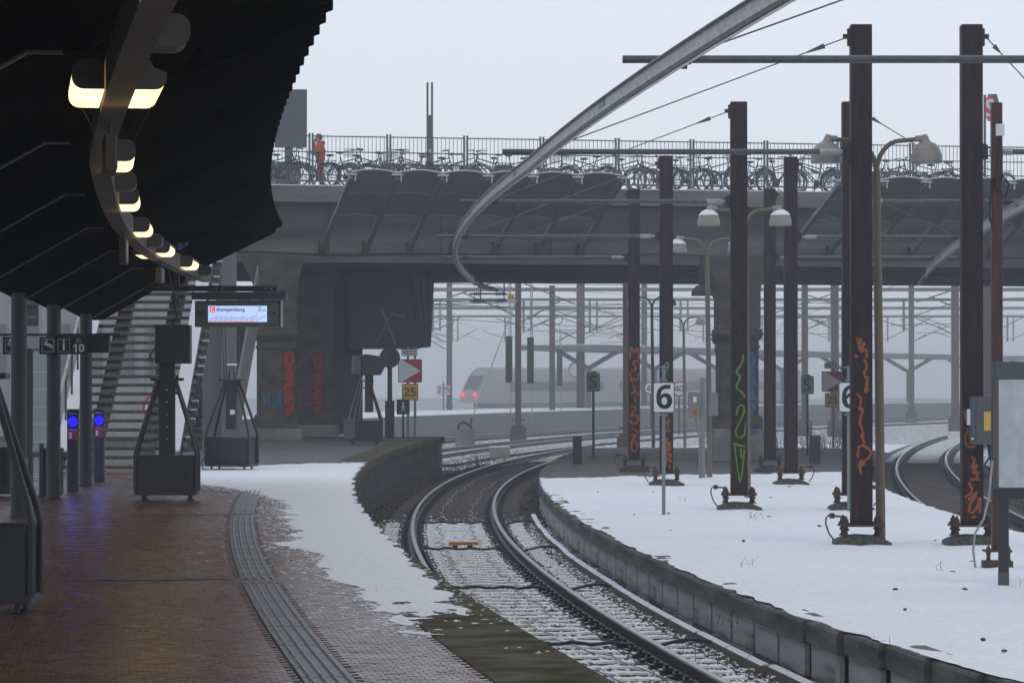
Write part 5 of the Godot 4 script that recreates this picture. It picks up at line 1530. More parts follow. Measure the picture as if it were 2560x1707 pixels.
		put(b, "rim", MB.new().lathe(Vector3(0, 0.63, 0), [Vector2(0.135, 0.0), Vector2(0.156, 0.0), Vector2(0.156, 0.03), Vector2(0.135, 0.03)], 22), M.charcoal)
		put(b, "foot", MB.new().lathe(Vector3.ZERO, [Vector2(0.13, 0.03), Vector2(0.15, 0.06), Vector2(0.15, 0.13), Vector2(0.14, 0.14)], 20), M.charcoal)
		put(b, "support", MB.new().cbox(Vector3(-0.13, 0.36, 0.1), Vector3(0.06, 0.72, 0.05), 0.01).box(Vector3(-0.12, 0.02, 0.1), Vector3(0.1, 0.03, 0.08)), M.blue_steel)
	# glazed poster case, seen at a slant
	o = thing("poster_case", "tall glazed poster case standing at a slant behind the near column", "poster case", Vector3(-6.52, 0, -46.5), 1.25)
	put(o, "frame", MB.new().box(Vector3(0, 1.25, 0), Vector3(0.92, 1.5, 0.06)), M.charcoal)
	put(o, "poster", MB.new().box(Vector3(0, 1.27, 0.032), Vector3(0.8, 1.36, 0.004)), flat("poster_tone", lin(0.22, 0.27, 0.27), 0.6))
	for k in 5: put(o, "poster_line", MB.new().box(Vector3(0, 0.72 + k * 0.24, 0.035), Vector3(0.78, 0.012, 0.003)), M.white_sign)
	put(o, "pane", MB.new().box(Vector3(0, 1.27, 0.046), Vector3(0.84, 1.4, 0.006)), M.glass)
	for x in [-0.4, 0.4]: put(o, "leg", MB.new().cbox(Vector3(x, 0.25, 0), Vector3(0.08, 0.5, 0.06), 0.01), M.charcoal)
	# black pictogram signs in a row under the canopy, each on its own bar
	var bar := thing("sign_bar", "black bar across the columns that carries the pictogram signs", "bar", Vector3(-5.78, 2.13, -43.1))
	put(bar, "bar", MB.new().box(Vector3(-0.15, 0.02, 0.0), Vector3(1.75, 0.03, 0.05)), M.black_steel)
	put(bar, "back_box", MB.new().cbox(Vector3(0.18, -0.1, -0.3), Vector3(0.75, 0.22, 0.16), 0.01), M.black_steel)
	for a in [["camera", -5.97, 0.225, "black sign with a camera pictogram beside the i sign"], ["camera2", -6.44, 0.225, "black sign with a camera pictogram half behind the near column"], ["i", -5.765, 0.18, "black sign with a white i"], ["10", -5.575, 0.195, "black sign reading Spor Track 10"]]:
		var g := thing("pictogram_sign", a[3], "sign", Vector3(a[1], 1.9, -43.0), 0.0, "black pictogram signs under the canopy")
		put(g, "box", MB.new().cbox(Vector3(0, 0.11, 0), Vector3(a[2], 0.225, 0.06), 0.006), M.ink)
		if a[0] == "10":
			letters(g, "10", 0.085, M.white_sign, Vector3(0.0, 0.075, 0.034), true, 0.0, 0.145)
			letters(g, "Spor", 0.022, M.white_sign, Vector3(0.0, 0.19, 0.034), false)
			letters(g, "Track", 0.022, M.white_sign, Vector3(0.0, 0.16, 0.034), false)
		else:
			var fr := MB.new()
			for q in [[0, 0.08, 0.15, 0.005], [0, -0.08, 0.15, 0.005], [-0.075, 0, 0.005, 0.16], [0.075, 0, 0.005, 0.16]]: fr.box(Vector3(q[0], 0.11 + q[1], 0.032), Vector3(q[2], q[3], 0.003))
			put(g, "outline", fr, M.paint_white)
			if a[0] == "i": letters(g, "i", 0.12, M.white_sign, Vector3(0, 0.11, 0.034))
			else:
				put(g, "pictogram", MB.new().box(Vector3(0.0, 0.12, 0.034), Vector3(0.1, 0.04, 0.003), Basis(Vector3.BACK, -0.35)).box(Vector3(-0.02, 0.16, 0.034), Vector3(0.02, 0.07, 0.003)).box(Vector3(0.055, 0.09, 0.034), Vector3(0.025, 0.03, 0.003)), M.paint_white)
	o = thing("platform_name_sign", "blue-black station name board hung at a slant behind the near column", "sign", Vector3(-6.78, 2.33, -46.9), 1.15)
	put(o, "panel", MB.new().cbox(Vector3(0, 0.22, 0), Vector3(0.42, 0.44, 0.05), 0.005), M.blue_steel)
	letters(o, "Østerport", 0.07, M.white_sign, Vector3(0.0, 0.33, 0.028), false)
	letters(o, "Klampenborg", 0.035, M.white_sign, Vector3(0.0, 0.13, 0.028), false)
	put(o, "hanger", MB.new().rod(Vector3(-0.15, 0.44, 0), Vector3(-0.15, 0.62, 0), 0.01).rod(Vector3(0.15, 0.44, 0), Vector3(0.15, 0.62, 0), 0.01), M.black_steel)

func stairs() -> void:
	var o := thing("open_staircase", "open steel staircase with yellow-worn nosings and snow on its stringers", "staircase", Vector3(-6.7, 0.0, -57.0))
	var rise := 0.155
	var run := rise / 0.553
	var tm := MB.new().box(Vector3(0, -0.028, -0.13), Vector3(2.1, 0.055, 0.27)).mesh()
	var nm := MB.new().box(Vector3(-0.2, -0.02, 0.01), Vector3(1.5, 0.045, 0.012)).mesh()
	var cm := MB.new().box(Vector3(1.1, -0.05, -0.1), Vector3(0.12, 0.09, 0.14)).mesh()
	for k in 34:
		var p := Vector3(0, 0.12 + rise * k, -run * k)
		var t := put(o, "tread", tm, M.charcoal, p)
		put(t, "nosing", nm, M.stair_nosing, Vector3(rng.randf_range(-0.1, 0.15), 0, 0))
		put(t, "bracket", cm, M.grey_box)
		if rng.randf() < 0.7: put(t, "snow", MB.new().box(Vector3(1.1, 0.008, -0.1), Vector3(0.11, 0.025, 0.13)).mesh(), M.snow)
	var dz := -run * 34
	var dy := rise * 34
	for a in [[-1.02, "stringer"], [0.98, "stringer"]]:
		var st := MB.new()
		st.plate(PackedVector2Array([Vector2(0.3, -0.12), Vector2(0.3, 0.25), Vector2(0.0, 0.34), Vector2(dz, dy + 0.34), Vector2(dz, dy - 0.28), Vector2(0.1, -0.22)]), -0.035, 0.035)
		var sp := put(o, a[1], st, M.blue_steel, Vector3(a[0], 0.05, 0), Basis(Vector3.UP, -PI / 2).scaled_local(Vector3(1, 1, 1)))
	for x in [-0.96, 0.92]:
		var cap := MB.new()
		var w := 0.12
		cap.quad(Vector3(x - w, 0.4, 0.1), Vector3(x + w, 0.4, 0.1), Vector3(x + w, 0.4 + dy, dz + 0.1), Vector3(x - w, 0.4 + dy, dz + 0.1))
		cap.quad(Vector3(x - w, 0.36, 0.1), Vector3(x + w, 0.36, 0.1), Vector3(x + w, 0.4, 0.1), Vector3(x - w, 0.4, 0.1))
		cap.quad(Vector3(x - w, 0.36, 0.1), Vector3(x - w, 0.36 + dy, dz + 0.1), Vector3(x - w, 0.4 + dy, dz + 0.1), Vector3(x - w, 0.4, 0.1))
		cap.quad(Vector3(x + w, 0.36, 0.1), Vector3(x + w, 0.36 + dy, dz + 0.1), Vector3(x + w, 0.4 + dy, dz + 0.1), Vector3(x + w, 0.4, 0.1))
		put(o, "snow", cap, M.snow_rail)
	for x in [-0.5, 0.42]:
		var st := MB.new()
		st.plate(PackedVector2Array([Vector2(0.1, -0.12), Vector2(0.1, 0.02), Vector2(dz, dy), Vector2(dz, dy - 0.3)]), -0.12, 0.12)
		put(o, "carriage_beam", st, M.black_steel, Vector3(x, 0.0, 0), Basis(Vector3.UP, -PI / 2))
	# railing along the left side
	for k in 12:
		var p := Vector3(-1.02, 0.4 + dy * k / 12.0, dz * k / 12.0)
		put(o, "baluster", MB.new().rod(p, p + Vector3(0, 0.9, 0), 0.02, 6), M.blue_steel)
	put(o, "handrail", MB.new().rod(Vector3(-1.02, 1.3, 0), Vector3(-1.02, 1.3 + dy, dz), 0.03, 8), M.galvanised)
	# the second flight by the pier, with solid parapets
	o = thing("narrow_staircase", "narrow staircase with solid dark parapets beside the red-graffiti pier", "staircase", Vector3(-7.0, 0.0, -76.0), -0.02)
	for k in 22:
		var t := put(o, "tread", MB.new().box(Vector3(0.15, -0.08, 0), Vector3(0.9, 0.16, 0.3)).mesh() if k == 0 else o.get_child(0).mesh, M.paving, Vector3(0, 0.165 * (k + 1), -0.29 * k))
		put(t, "nosing", MB.new().box(Vector3(0.15, -0.012, 0.152), Vector3(0.88, 0.02, 0.008)).mesh(), M.kerb)
	for a in [[-0.34, 0.0], [0.64, 0.1]]:
		var st := MB.new()
		st.plate(PackedVector2Array([Vector2(0.3, 0.0), Vector2(0.3, 0.75), Vector2(-6.0, 4.3), Vector2(-6.0, 3.0), Vector2(-0.6, 0.0)]), -0.03, 0.03)
		put(o, "parapet", st, M.grey_box, Vector3(a[0], 0.0, 0), Basis(Vector3.UP, -PI / 2))
		put(o, "handrail", MB.new().rod(Vector3(a[0], 0.95, -0.3), Vector3(a[0], 4.4, -6.0), 0.022, 6), M.grey_box)
	# tall pale building edge and supports seen through the treads
	o = thing("stair_support", "pale concrete support under the landing behind the open staircase", "column", Vector3(-6.1, 0.0, -72.0))
	put(o, "column", MB.new().cbox(Vector3(0, 2.4, 0), Vector3(0.3, 4.8, 0.3), 0.03), M.yard_grey)
	put(o, "panel", MB.new().cbox(Vector3(-0.38, 2.2, -0.4), Vector3(0.45, 4.4, 0.1), 0.01), M.yard_grey)
# ---------- on the bridge

func awning(x0: float, n: int, label: String) -> void:
	var o := bthing("bridge_awning", label, "awning", Vector3(x0, 0, 0), "scalloped awnings along the bridge")
	var a := Vector3(0, 5.36, -0.42)
	var b := Vector3(0, 7.04, 4.3)
	var w := 1.24
	for k in n + 1:
		var x := Vector3(k * w, 0, 0)
		var dirv := (b - a).normalized()
		var up := dirv.cross(Vector3.RIGHT).normalized()
		var m := MB.new()
		var bs := Basis(Vector3.RIGHT, up, -dirv)
		m.box(x + (a + b) * 0.5 + up * 0.0, Vector3(0.07, 0.15, (b - a).length()), bs)
		m.box(x + (a + b) * 0.5 - up * 0.085, Vector3(0.13, 0.02, (b - a).length()), bs)
		var s := put(o, "strut", m, M.awning_strut)
		put(s, "foot", MB.new().span(x + Vector3(-0.09, 5.16, -0.54), x + Vector3(0.09, 5.5, -0.36)), M.old_iron)
		put(s, "clamp", MB.new().box(x + b + Vector3(0, 0.04, 0.06), Vector3(0.3, 0.05, 0.1)).box(x + b + Vector3(0.1, -0.06, 0.06), Vector3(0.04, 0.16, 0.04)), M.awning_rim)
	for k in n:
		for part in [[0.38, 0.69], [0.695, 1.0]]:
			var m := MB.new()
			var rows: Array = []
			for i in 2:
				var t: float = part[i]
				var row: Array = []
				for j in 11:
					var u := j / 10.0
					var p := a.lerp(b, t) + Vector3(k * w + u * w, 0.1 + 0.075 * sin(PI * u), 0.0)
					row.append(p)
				rows.append(row)
			for j in 10:
				m.quad(rows[0][j], rows[0][j + 1], rows[1][j + 1], rows[1][j])
				m.quad(rows[0][j] + Vector3(0, 0.02, 0), rows[0][j + 1] + Vector3(0, 0.02, 0), rows[1][j + 1] + Vector3(0, 0.02, 0), rows[1][j] + Vector3(0, 0.02, 0))
				m.quad(rows[1][j], rows[1][j + 1], rows[1][j + 1] + Vector3(0, 0.02, 0), rows[1][j] + Vector3(0, 0.02, 0))
				m.quad(rows[0][j], rows[0][j + 1], rows[0][j + 1] + Vector3(0, 0.02, 0), rows[0][j] + Vector3(0, 0.02, 0))
			var pn := put(o, "panel", m, M.awning)
			var r := MB.new()
			r.tube(rows[1], 0.026, 6) if part[1] == 1.0 else r.tube(rows[0], 0.016, 5)
			put(pn, "rim", r, M.awning_rim)

func bike(at: Vector3, turn: float, paint: Material, basket: bool, label: String) -> void:
	var o := bthing("bicycle", label, "bicycle", at, "bicycles parked behind the bridge railing")
	o.rotation.y += turn
	o.rotation.x = rng.randf_range(-0.08, 0.08)
	var r := 0.335
	for x in [-0.54, 0.54]:
		var c := Vector3(x, r, 0)
		var w := MB.new()
		var pts: Array = []
		for k in 25: pts.append(c + Vector3(cos(TAU * k / 24), sin(TAU * k / 24), 0) * (r - 0.022))
		w.tube(pts, 0.022, 6, -1.0, false)
		var wheel := put(o, "wheel", w, M.ink)
		var sp := MB.new()
		for k in 12:
			var e := Vector3(cos(TAU * k / 12), sin(TAU * k / 12), 0) * (r - 0.04)
			sp.rod(c + Vector3(0, 0, 0.02), c + e, 0.003, 3)
		pts = []
		for k in 25: pts.append(c + Vector3(cos(TAU * k / 24), sin(TAU * k / 24), 0) * (r - 0.045))
		sp.tube(pts, 0.008, 4, -1.0, false)
		put(wheel, "rim", sp, M.galvanised)
		pts = []
		for k in 11: pts.append(c + Vector3(cos(0.35 + 2.3 * k / 10.0), sin(0.35 + 2.3 * k / 10.0), 0) * (r + 0.02))
		put(o, "mudguard", MB.new().tube(pts, 0.016, 5), M.ink)
	var bb := Vector3(-0.1, 0.3, 0)
	var st := Vector3(-0.24, 0.78, 0)
	var hd := Vector3(0.36, 0.86, 0)
	var f := MB.new()
	f.rod(bb, st, 0.017); f.rod(st + Vector3(0.02, -0.08, 0), hd, 0.018); f.rod(bb, hd + Vector3(0.02, -0.09, 0), 0.02)
	f.rod(bb, Vector3(-0.54, r, 0.05), 0.011); f.rod(st, Vector3(-0.54, r, 0.05), 0.01); f.rod(hd + Vector3(-0.01, 0.04, 0), hd + Vector3(0.035, -0.14, 0), 0.02)
	put(o, "frame", f, paint)
	put(o, "fork", MB.new().tube([hd + Vector3(0.035, -0.14, 0.04), Vector3(0.46, 0.5, 0.045), Vector3(0.54, r, 0.045)], 0.012), paint)
	put(o, "handlebar", MB.new().rod(hd, hd + Vector3(-0.03, 0.16, 0), 0.013).tube([hd + Vector3(-0.2, 0.2, -0.26), hd + Vector3(-0.03, 0.22, -0.2), hd + Vector3(0.0, 0.17, 0), hd + Vector3(-0.03, 0.22, 0.2), hd + Vector3(-0.2, 0.2, 0.26)], 0.014, 6), M.ink)
	put(o, "saddle", MB.new().rod(st, st + Vector3(-0.04, 0.16, 0), 0.013).ball(st + Vector3(-0.05, 0.19, 0), Vector3(0.13, 0.035, 0.07), 8), M.ink)
	put(o, "crank", MB.new().lathe(bb + Vector3(0, 0, 0.03), [Vector2(0.0, -0.004), Vector2(0.09, -0.004), Vector2(0.09, 0.004), Vector2(0.0, 0.004)], 14, Basis(Vector3.RIGHT, PI / 2)).rod(bb, bb + Vector3(0.06, -0.15, 0.06), 0.012).box(bb + Vector3(0.06, -0.16, 0.09), Vector3(0.09, 0.025, 0.07)), M.ink)
	put(o, "carrier", MB.new().box(Vector3(-0.56, 0.74, 0), Vector3(0.36, 0.014, 0.12)).rod(Vector3(-0.68, 0.74, 0.05), Vector3(-0.54, r, 0.05), 0.007).rod(Vector3(-0.42, 0.74, 0.05), Vector3(-0.54, r, 0.05), 0.007), M.ink)
	if basket:
		var b := MB.new()
		for k in 5:
			b.box(hd + Vector3(0.2, 0.0 + k * 0.055, 0.13), Vector3(0.3, 0.006, 0.006)); b.box(hd + Vector3(0.2, k * 0.055, -0.13), Vector3(0.3, 0.006, 0.006))
			b.box(hd + Vector3(0.06, k * 0.055, 0), Vector3(0.006, 0.006, 0.26)); b.box(hd + Vector3(0.34, k * 0.055, 0), Vector3(0.006, 0.006, 0.26))
		for k in 7:
			for z in [-0.13, 0.13]: b.box(hd + Vector3(0.06 + k * 0.047, 0.11, z), Vector3(0.006, 0.23, 0.006))
		put(o, "basket", b, M.charcoal)

func panel_word(x: float) -> String:
	# which railing panel a bicycle stands behind, counted from the person
	var k := int(floor(x / 2.2))
	if k < 0: return "the railing panel beside the sign tower"
	if k == 0: return "the railing panel by the orange person"
	return "the %s railing panel past the person" % ["first", "second", "third", "fourth", "fifth", "sixth", "seventh", "eighth", "ninth", "tenth"][k - 1]

func smin(a: float, b: float, k: float) -> float:
	var h := maxf(k - absf(a - b), 0.0) / k
	return minf(a, b) - h * h * k * 0.25

func figure(bones: Array, lo: Vector3, hi: Vector3, cell: float, tint: Callable) -> ArrayMesh:
	# one skin round tapered bones [a, b, ra, rb], meshed as surface nets
	var n := Vector3i(((hi - lo) / cell).ceil())
	var val := PackedFloat32Array()
	var nx := n.x + 1
	var ny := n.y + 1
	var nz := n.z + 1
	val.resize(nx * ny * nz)
	val.fill(1.0)
	for z in nz:
		for y in ny:
			for x in nx:
				var p := lo + Vector3(x, y, z) * cell
				var d := 1.0
				for b in bones:
					var ba: Vector3 = b[1] - b[0]
					var t := clampf((p - b[0]).dot(ba) / maxf(1e-6, ba.length_squared()), 0.0, 1.0)
					var e: float = (p - b[0] - ba * t).length() - lerpf(b[2], b[3], t)
					if e < 0.2: d = smin(d, e, 0.05)
				val[(z * ny + y) * nx + x] = d
	var at := {}
	var m := MB.new()
	m.colored = true
	var corner := [[0, 0, 0], [1, 0, 0], [0, 1, 0], [1, 1, 0], [0, 0, 1], [1, 0, 1], [0, 1, 1], [1, 1, 1]]
	var edges := [[0, 1], [2, 3], [4, 5], [6, 7], [0, 2], [1, 3], [4, 6], [5, 7], [0, 4], [1, 5], [2, 6], [3, 7]]
	for z in n.z:
		for y in n.y:
			for x in n.x:
				var q: Array[float] = []
				var neg := 0
				for c in corner:
					var w := val[((z + c[2]) * ny + y + c[1]) * nx + x + c[0]]
					q.append(w)
					if w < 0.0: neg += 1
				if neg == 0 or neg == 8: continue
				var s := Vector3.ZERO
				var k := 0
				for e in edges:
					var a: float = q[e[0]]
					var b: float = q[e[1]]
					if (a < 0.0) != (b < 0.0):
						var t := a / (a - b)
						s += Vector3(corner[e[0]][0], corner[e[0]][1], corner[e[0]][2]).lerp(Vector3(corner[e[1]][0], corner[e[1]][1], corner[e[1]][2]), t)
						k += 1
				at[Vector3i(x, y, z)] = lo + (Vector3(x, y, z) + s / k) * cell
	for z in range(1, n.z):
		for y in range(1, n.y):
			for x in range(1, n.x):
				var v0 := val[(z * ny + y) * nx + x]
				for ax in 3:
					var o := Vector3i(1 if ax == 0 else 0, 1 if ax == 1 else 0, 1 if ax == 2 else 0)
					var v1 := val[((z + o.z) * ny + y + o.y) * nx + x + o.x]
					if (v0 < 0.0) == (v1 < 0.0): continue
					var u := Vector3i(0, 1, 0) if ax == 0 else (Vector3i(0, 0, 1) if ax == 1 else Vector3i(1, 0, 0))
					var w := Vector3i(0, 0, 1) if ax == 0 else (Vector3i(1, 0, 0) if ax == 1 else Vector3i(0, 1, 0))
					var c := Vector3i(x, y, z)
					var p: Array = [at.get(c), at.get(c - u), at.get(c - u - w), at.get(c - w)]
					if p.has(null): continue
					m.tint = tint.call((p[0] + p[2]) * 0.5)
					if v0 < 0.0: m.quad(p[0], p[1], p[2], p[3])
					else: m.quad(p[3], p[2], p[1], p[0])
	return m.mesh()

func person() -> void:
	var o := bthing("person", "person in orange jacket and trousers, hand raised to mouth, behind the railing", "person", Vector3(0.5, 7.03, -1.5))
	o.scale = Vector3.ONE * 0.88
	var B: Array = []
	for a in [[[0, 0.95, 0], [0.0, 1.2, 0], 0.155, 0.17], [[0, 1.2, 0], [-0.01, 1.38, 0], 0.17, 0.13], [[-0.01, 1.3, -0.12], [-0.01, 1.3, 0.12], 0.12, 0.12], [[-0.02, 1.42, 0], [-0.05, 1.55, 0], 0.06, 0.055], [[-0.05, 1.6, 0], [-0.06, 1.66, 0], 0.085, 0.09], [[-0.12, 1.6, 0], [-0.155, 1.59, 0], 0.03, 0.016],
		[[0, 0.95, 0.09], [-0.02, 0.5, 0.1], 0.115, 0.08], [[-0.02, 0.5, 0.1], [0.03, 0.1, 0.1], 0.085, 0.065], [[0.03, 0.06, 0.1], [-0.13, 0.04, 0.11], 0.055, 0.04],
		[[0, 0.95, -0.09], [0.04, 0.5, -0.1], 0.115, 0.08], [[0.04, 0.5, -0.1], [0.1, 0.1, -0.1], 0.085, 0.065], [[0.1, 0.06, -0.1], [-0.06, 0.04, -0.11], 0.055, 0.04],
		[[-0.01, 1.34, 0.19], [-0.06, 1.1, 0.27], 0.075, 0.06], [[-0.06, 1.1, 0.27], [-0.28, 1.14, 0.22], 0.058, 0.045], [[-0.28, 1.14, 0.22], [-0.35, 1.16, 0.2], 0.03, 0.028],
		[[-0.02, 1.34, -0.19], [-0.2, 1.2, -0.22], 0.075, 0.06], [[-0.2, 1.2, -0.22], [-0.2, 1.42, -0.08], 0.055, 0.045], [[-0.2, 1.44, -0.07], [-0.17, 1.53, -0.03], 0.03, 0.025]]:
		B.append([Vector3(a[0][0], a[0][1], a[0][2]), Vector3(a[1][0], a[1][1], a[1][2]), a[2], a[3]])
	# the fingers of the raised and the lowered hand
	for k in 4:
		B.append([Vector3(-0.36, 1.185 - k * 0.018, 0.2), Vector3(-0.43, 1.18 - k * 0.02, 0.195), 0.011, 0.009])
		B.append([Vector3(-0.18 + k * 0.016, 1.54, -0.03), Vector3(-0.19 + k * 0.012, 1.59, 0.0), 0.011, 0.009])
	var skin := StandardMaterial3D.new()
	skin.vertex_color_use_as_albedo = true; skin.roughness = 0.8
	put(o, "body", figure(B, Vector3(-0.5, -0.02, -0.36), Vector3(0.26, 1.8, 0.4), 0.024, func(p: Vector3):
		if p.y < 0.09: return C(0.02, 0.02, 0.022)
		if p.y > 1.5 and p.x < 0.2 and absf(p.z) < 0.14: return C(0.36, 0.22, 0.16)
		if p.x < -0.3: return C(0.36, 0.22, 0.16)
		if p.y < 0.92: return C(0.34, 0.05, 0.03)
		return C(0.55, 0.08, 0.035)), skin)
	put(o, "cap", MB.new().lathe(Vector3(-0.04, 1.66, 0), [Vector2(0.108, 0.0), Vector2(0.1, 0.06), Vector2(0.06, 0.1), Vector2(0.0, 0.11)], 14).box(Vector3(-0.15, 1.67, 0), Vector3(0.1, 0.012, 0.13)), M.kerb)
	put(o, "hood", MB.new().ball(Vector3(0.07, 1.46, 0), Vector3(0.1, 0.09, 0.13), 10), flat("jacket_orange", lin(0.55, 0.08, 0.035), 0.8))
	flat("teal_cloth", lin(0.06, 0.14, 0.18), 0.8)
	put(o, "sling_bag", MB.new().ball(Vector3(-0.18, 1.1, 0.24), Vector3(0.16, 0.07, 0.09), 10), M.teal_cloth)
	for z in [-0.04, 0.04]: put(o, "eye", MB.new().ball(Vector3(-0.137, 1.64, z), Vector3(0.008, 0.01, 0.012), 6), M.ink)
	put(o, "hair", MB.new().ball(Vector3(0.0, 1.63, 0), Vector3(0.085, 0.07, 0.098), 10), M.twig)
	put(o, "mouth", MB.new().box(Vector3(-0.137, 1.555, 0), Vector3(0.012, 0.01, 0.045)), M.sign_red)

func bridge_things() -> void:
	awning(0.4, 6, "scalloped grey awning with slanting struts over the left track side of the bridge")
	awning(14.02, 7, "scalloped grey awning with slanting struts over the right track side of the bridge")
	var o := bthing("bridge_railing", "tall grey steel railing with thin balusters along the bridge deck", "railing", Vector3(0, 7.0, 0))
	var bm := MB.new().box(Vector3(0, 0.79, 0), Vector3(0.014, 1.28, 0.014)).mesh()
	var pm := MB.new().cbox(Vector3(-0.045, 0.74, 0), Vector3(0.05, 1.48, 0.07), 0.006).cbox(Vector3(0.045, 0.74, 0), Vector3(0.05, 1.48, 0.07), 0.006).mesh()
	for k in range(-2, 12):
		var x := k * 2.2
		put(o, "post", pm, M.fence_grey, Vector3(x, 0, 0))
		for y in [1.4, 0.965, 0.56, 0.32, 0.152]: put(o, "rail", MB.new().box(Vector3(x + 1.1, y, 0.0), Vector3(2.05, 0.03 if y != 0.152 else 0.05, 0.03)).mesh(), M.fence_grey)
		for j in 18: put(o, "baluster", bm, M.fence_grey, Vector3(x + 0.13 + j * 0.114, 0, 0.024))
	var paints: Array = [M.ink, flat("bike_red", lin(0.42, 0.05, 0.03), 0.4), flat("bike_lime", lin(0.30, 0.50, 0.08), 0.4), M.charcoal, flat("bike_blue", lin(0.06, 0.10, 0.2), 0.4), flat("bike_silver", lin(0.35, 0.35, 0.36), 0.35)]
	var words := ["black", "red", "lime green", "charcoal", "dark blue", "silver"]
	# place along the railing, heading, paint, basket
	var rows := [[-0.75, 1, 0, 0], [0.05, -1, 3, 0], [1.2, 1, 0, 0], [1.75, -1, 3, 1], [2.35, 1, 0, 0], [3.0, -1, 1, 1], [3.7, 1, 0, 0], [4.4, 1, 5, 0], [5.2, -1, 0, 0], [6.1, 1, 0, 0], [7.1, 1, 4, 0], [8.1, -1, 0, 1], [9.2, 1, 3, 0], [10.1, -1, 0, 1], [11.1, 1, 2, 0], [12.0, 1, 3, 0], [12.9, -1, 0, 1], [13.8, 1, 0, 0], [14.9, -1, 4, 0], [15.9, 1, 0, 1], [16.7, -1, 3, 0], [17.4, 1, 0, 0], [18.3, -1, 5, 0], [19.3, 1, 0, 0], [20.3, -1, 3, 1]]
	for a in rows:
		var t: float = (0.0 if a[1] == 1 else PI) + rng.randf_range(-0.35, 0.35)
		var w: String = words[a[2]]
		bike(Vector3(a[0], 7.03, rng.randf_range(-0.95, -0.5)), t, paints[a[2]], a[3] == 1, w + " bicycle " + ("with wire basket " if a[3] == 1 else "") + "close behind " + panel_word(a[0]))
	for k in 17:
		var x := -0.4 + k * 1.22 + rng.randf_range(-0.3, 0.3)
		var c: int = [0, 3, 0, 5, 0, 4, 3, 0][k % 8]
		bike(Vector3(x, 7.03, rng.randf_range(-2.3, -1.7)), (0.0 if k % 2 == 0 else PI) + rng.randf_range(-0.5, 0.5), paints[c], k % 5 == 2, words[c] + " bicycle " + ("with basket " if k % 5 == 2 else "") + "in the back row at " + panel_word(x))
	# coil of a cycle rack
	for a in [[8.2, 10.8, "coiled cycle rack behind the railing between the two awnings"], [11.0, 13.4, "coiled cycle rack behind the railing beside the lime green bicycle"]]:
		var pts: Array = []
		var n := 90
		for k in n:
			var u := float(k) / n
			pts.append(Vector3(lerpf(a[0], a[1], u) + 0.27 * cos(u * TAU * 5.5), 7.32 + 0.27 * sin(u * TAU * 5.5), -0.35 - 0.05 * sin(u * 40.0)))
		solo("cycle_rack", MB.new().tube(pts, 0.02, 5), M.fence_grey, a[2], "cycle rack", "coiled cycle racks", bridge_at.origin, deg_to_rad(12.44))
	person()
	# tall things that rise above the deck
	o = thing("sign_tower", "tall dark sign panel on a post at the canopy side of the bridge", "sign tower", Vector3(-6.75, 7.0, -99.0))
	put(o, "post", MB.new().cbox(Vector3(0.12, 2.4, 0), Vector3(0.22, 4.8, 0.2), 0.02), M.grey_box)
	put(o, "panel", MB.new().cbox(Vector3(0.2, 2.35, 0.14), Vector3(0.95, 1.72, 0.12), 0.01), M.grey_box)
	put(o, "upper_panel", MB.new().cbox(Vector3(0.42, 4.35, 0.1), Vector3(0.36, 0.5, 0.1), 0.01), M.fence_grey)
	put(o, "plinth", MB.new().cbox(Vector3(0, 0.55, -0.4), Vector3(0.9, 1.1, 0.4), 0.01), M.train_grey)
	o = thing("twin_mast", "slender twin mast with a forked top rising behind the bicycles", "mast", Vector3(-2.76, 7.0, -112.0))
	for x in [-0.075, 0.075]: put(o, "post", MB.new().cbox(Vector3(x, 2.3, 0), Vector3(0.07, 4.6, 0.14), 0.01), M.fence_grey)
	put(o, "infill", MB.new().box(Vector3(0, 1.75, 0), Vector3(0.085, 3.5, 0.08)), M.fence_grey)
	put(o, "label_plate", MB.new().box(Vector3(0.0, 2.3, 0.045), Vector3(0.07, 0.12, 0.01)), M.white_sign)
	o = thing("station_logo_sign", "red hexagonal sign with a white S on a twin mast above the bridge", "sign", Vector3(14.78, 7.0, -104.0))
	for x in [-0.2, -0.03]: put(o, "post", MB.new().cbox(Vector3(x, 1.75, -0.12), Vector3(0.07, 3.5, 0.1), 0.01), M.fence_grey)
	var hex := PackedVector2Array([Vector2(-0.13, -0.42), Vector2(0.13, -0.42), Vector2(0.24, 0.0), Vector2(0.13, 0.42), Vector2(-0.13, 0.42), Vector2(-0.24, 0.0)])
	var p := put(o, "box", MB.new().plate(lift(hex, Vector2(0.2, 3.1)), -0.14, 0.0), M.grey_box)
	var rd := MB.new()
	blob(rd, Vector2(0.12, 3.08), Vector2(0.18, 0.39), 0.004, 5)
	flat("logo_red", lin(0.6, 0.06, 0.05), 0.5)
	put(p, "face", rd, M.logo_red)
	put(p, "lettering", text("S", 0.52, 0.006, "Droid Sans", true), M.white_sign, Vector3(0.12, 3.08, 0.008), Basis.from_scale(Vector3(0.8, 1, 1)))

# ---------- far behind the bridge

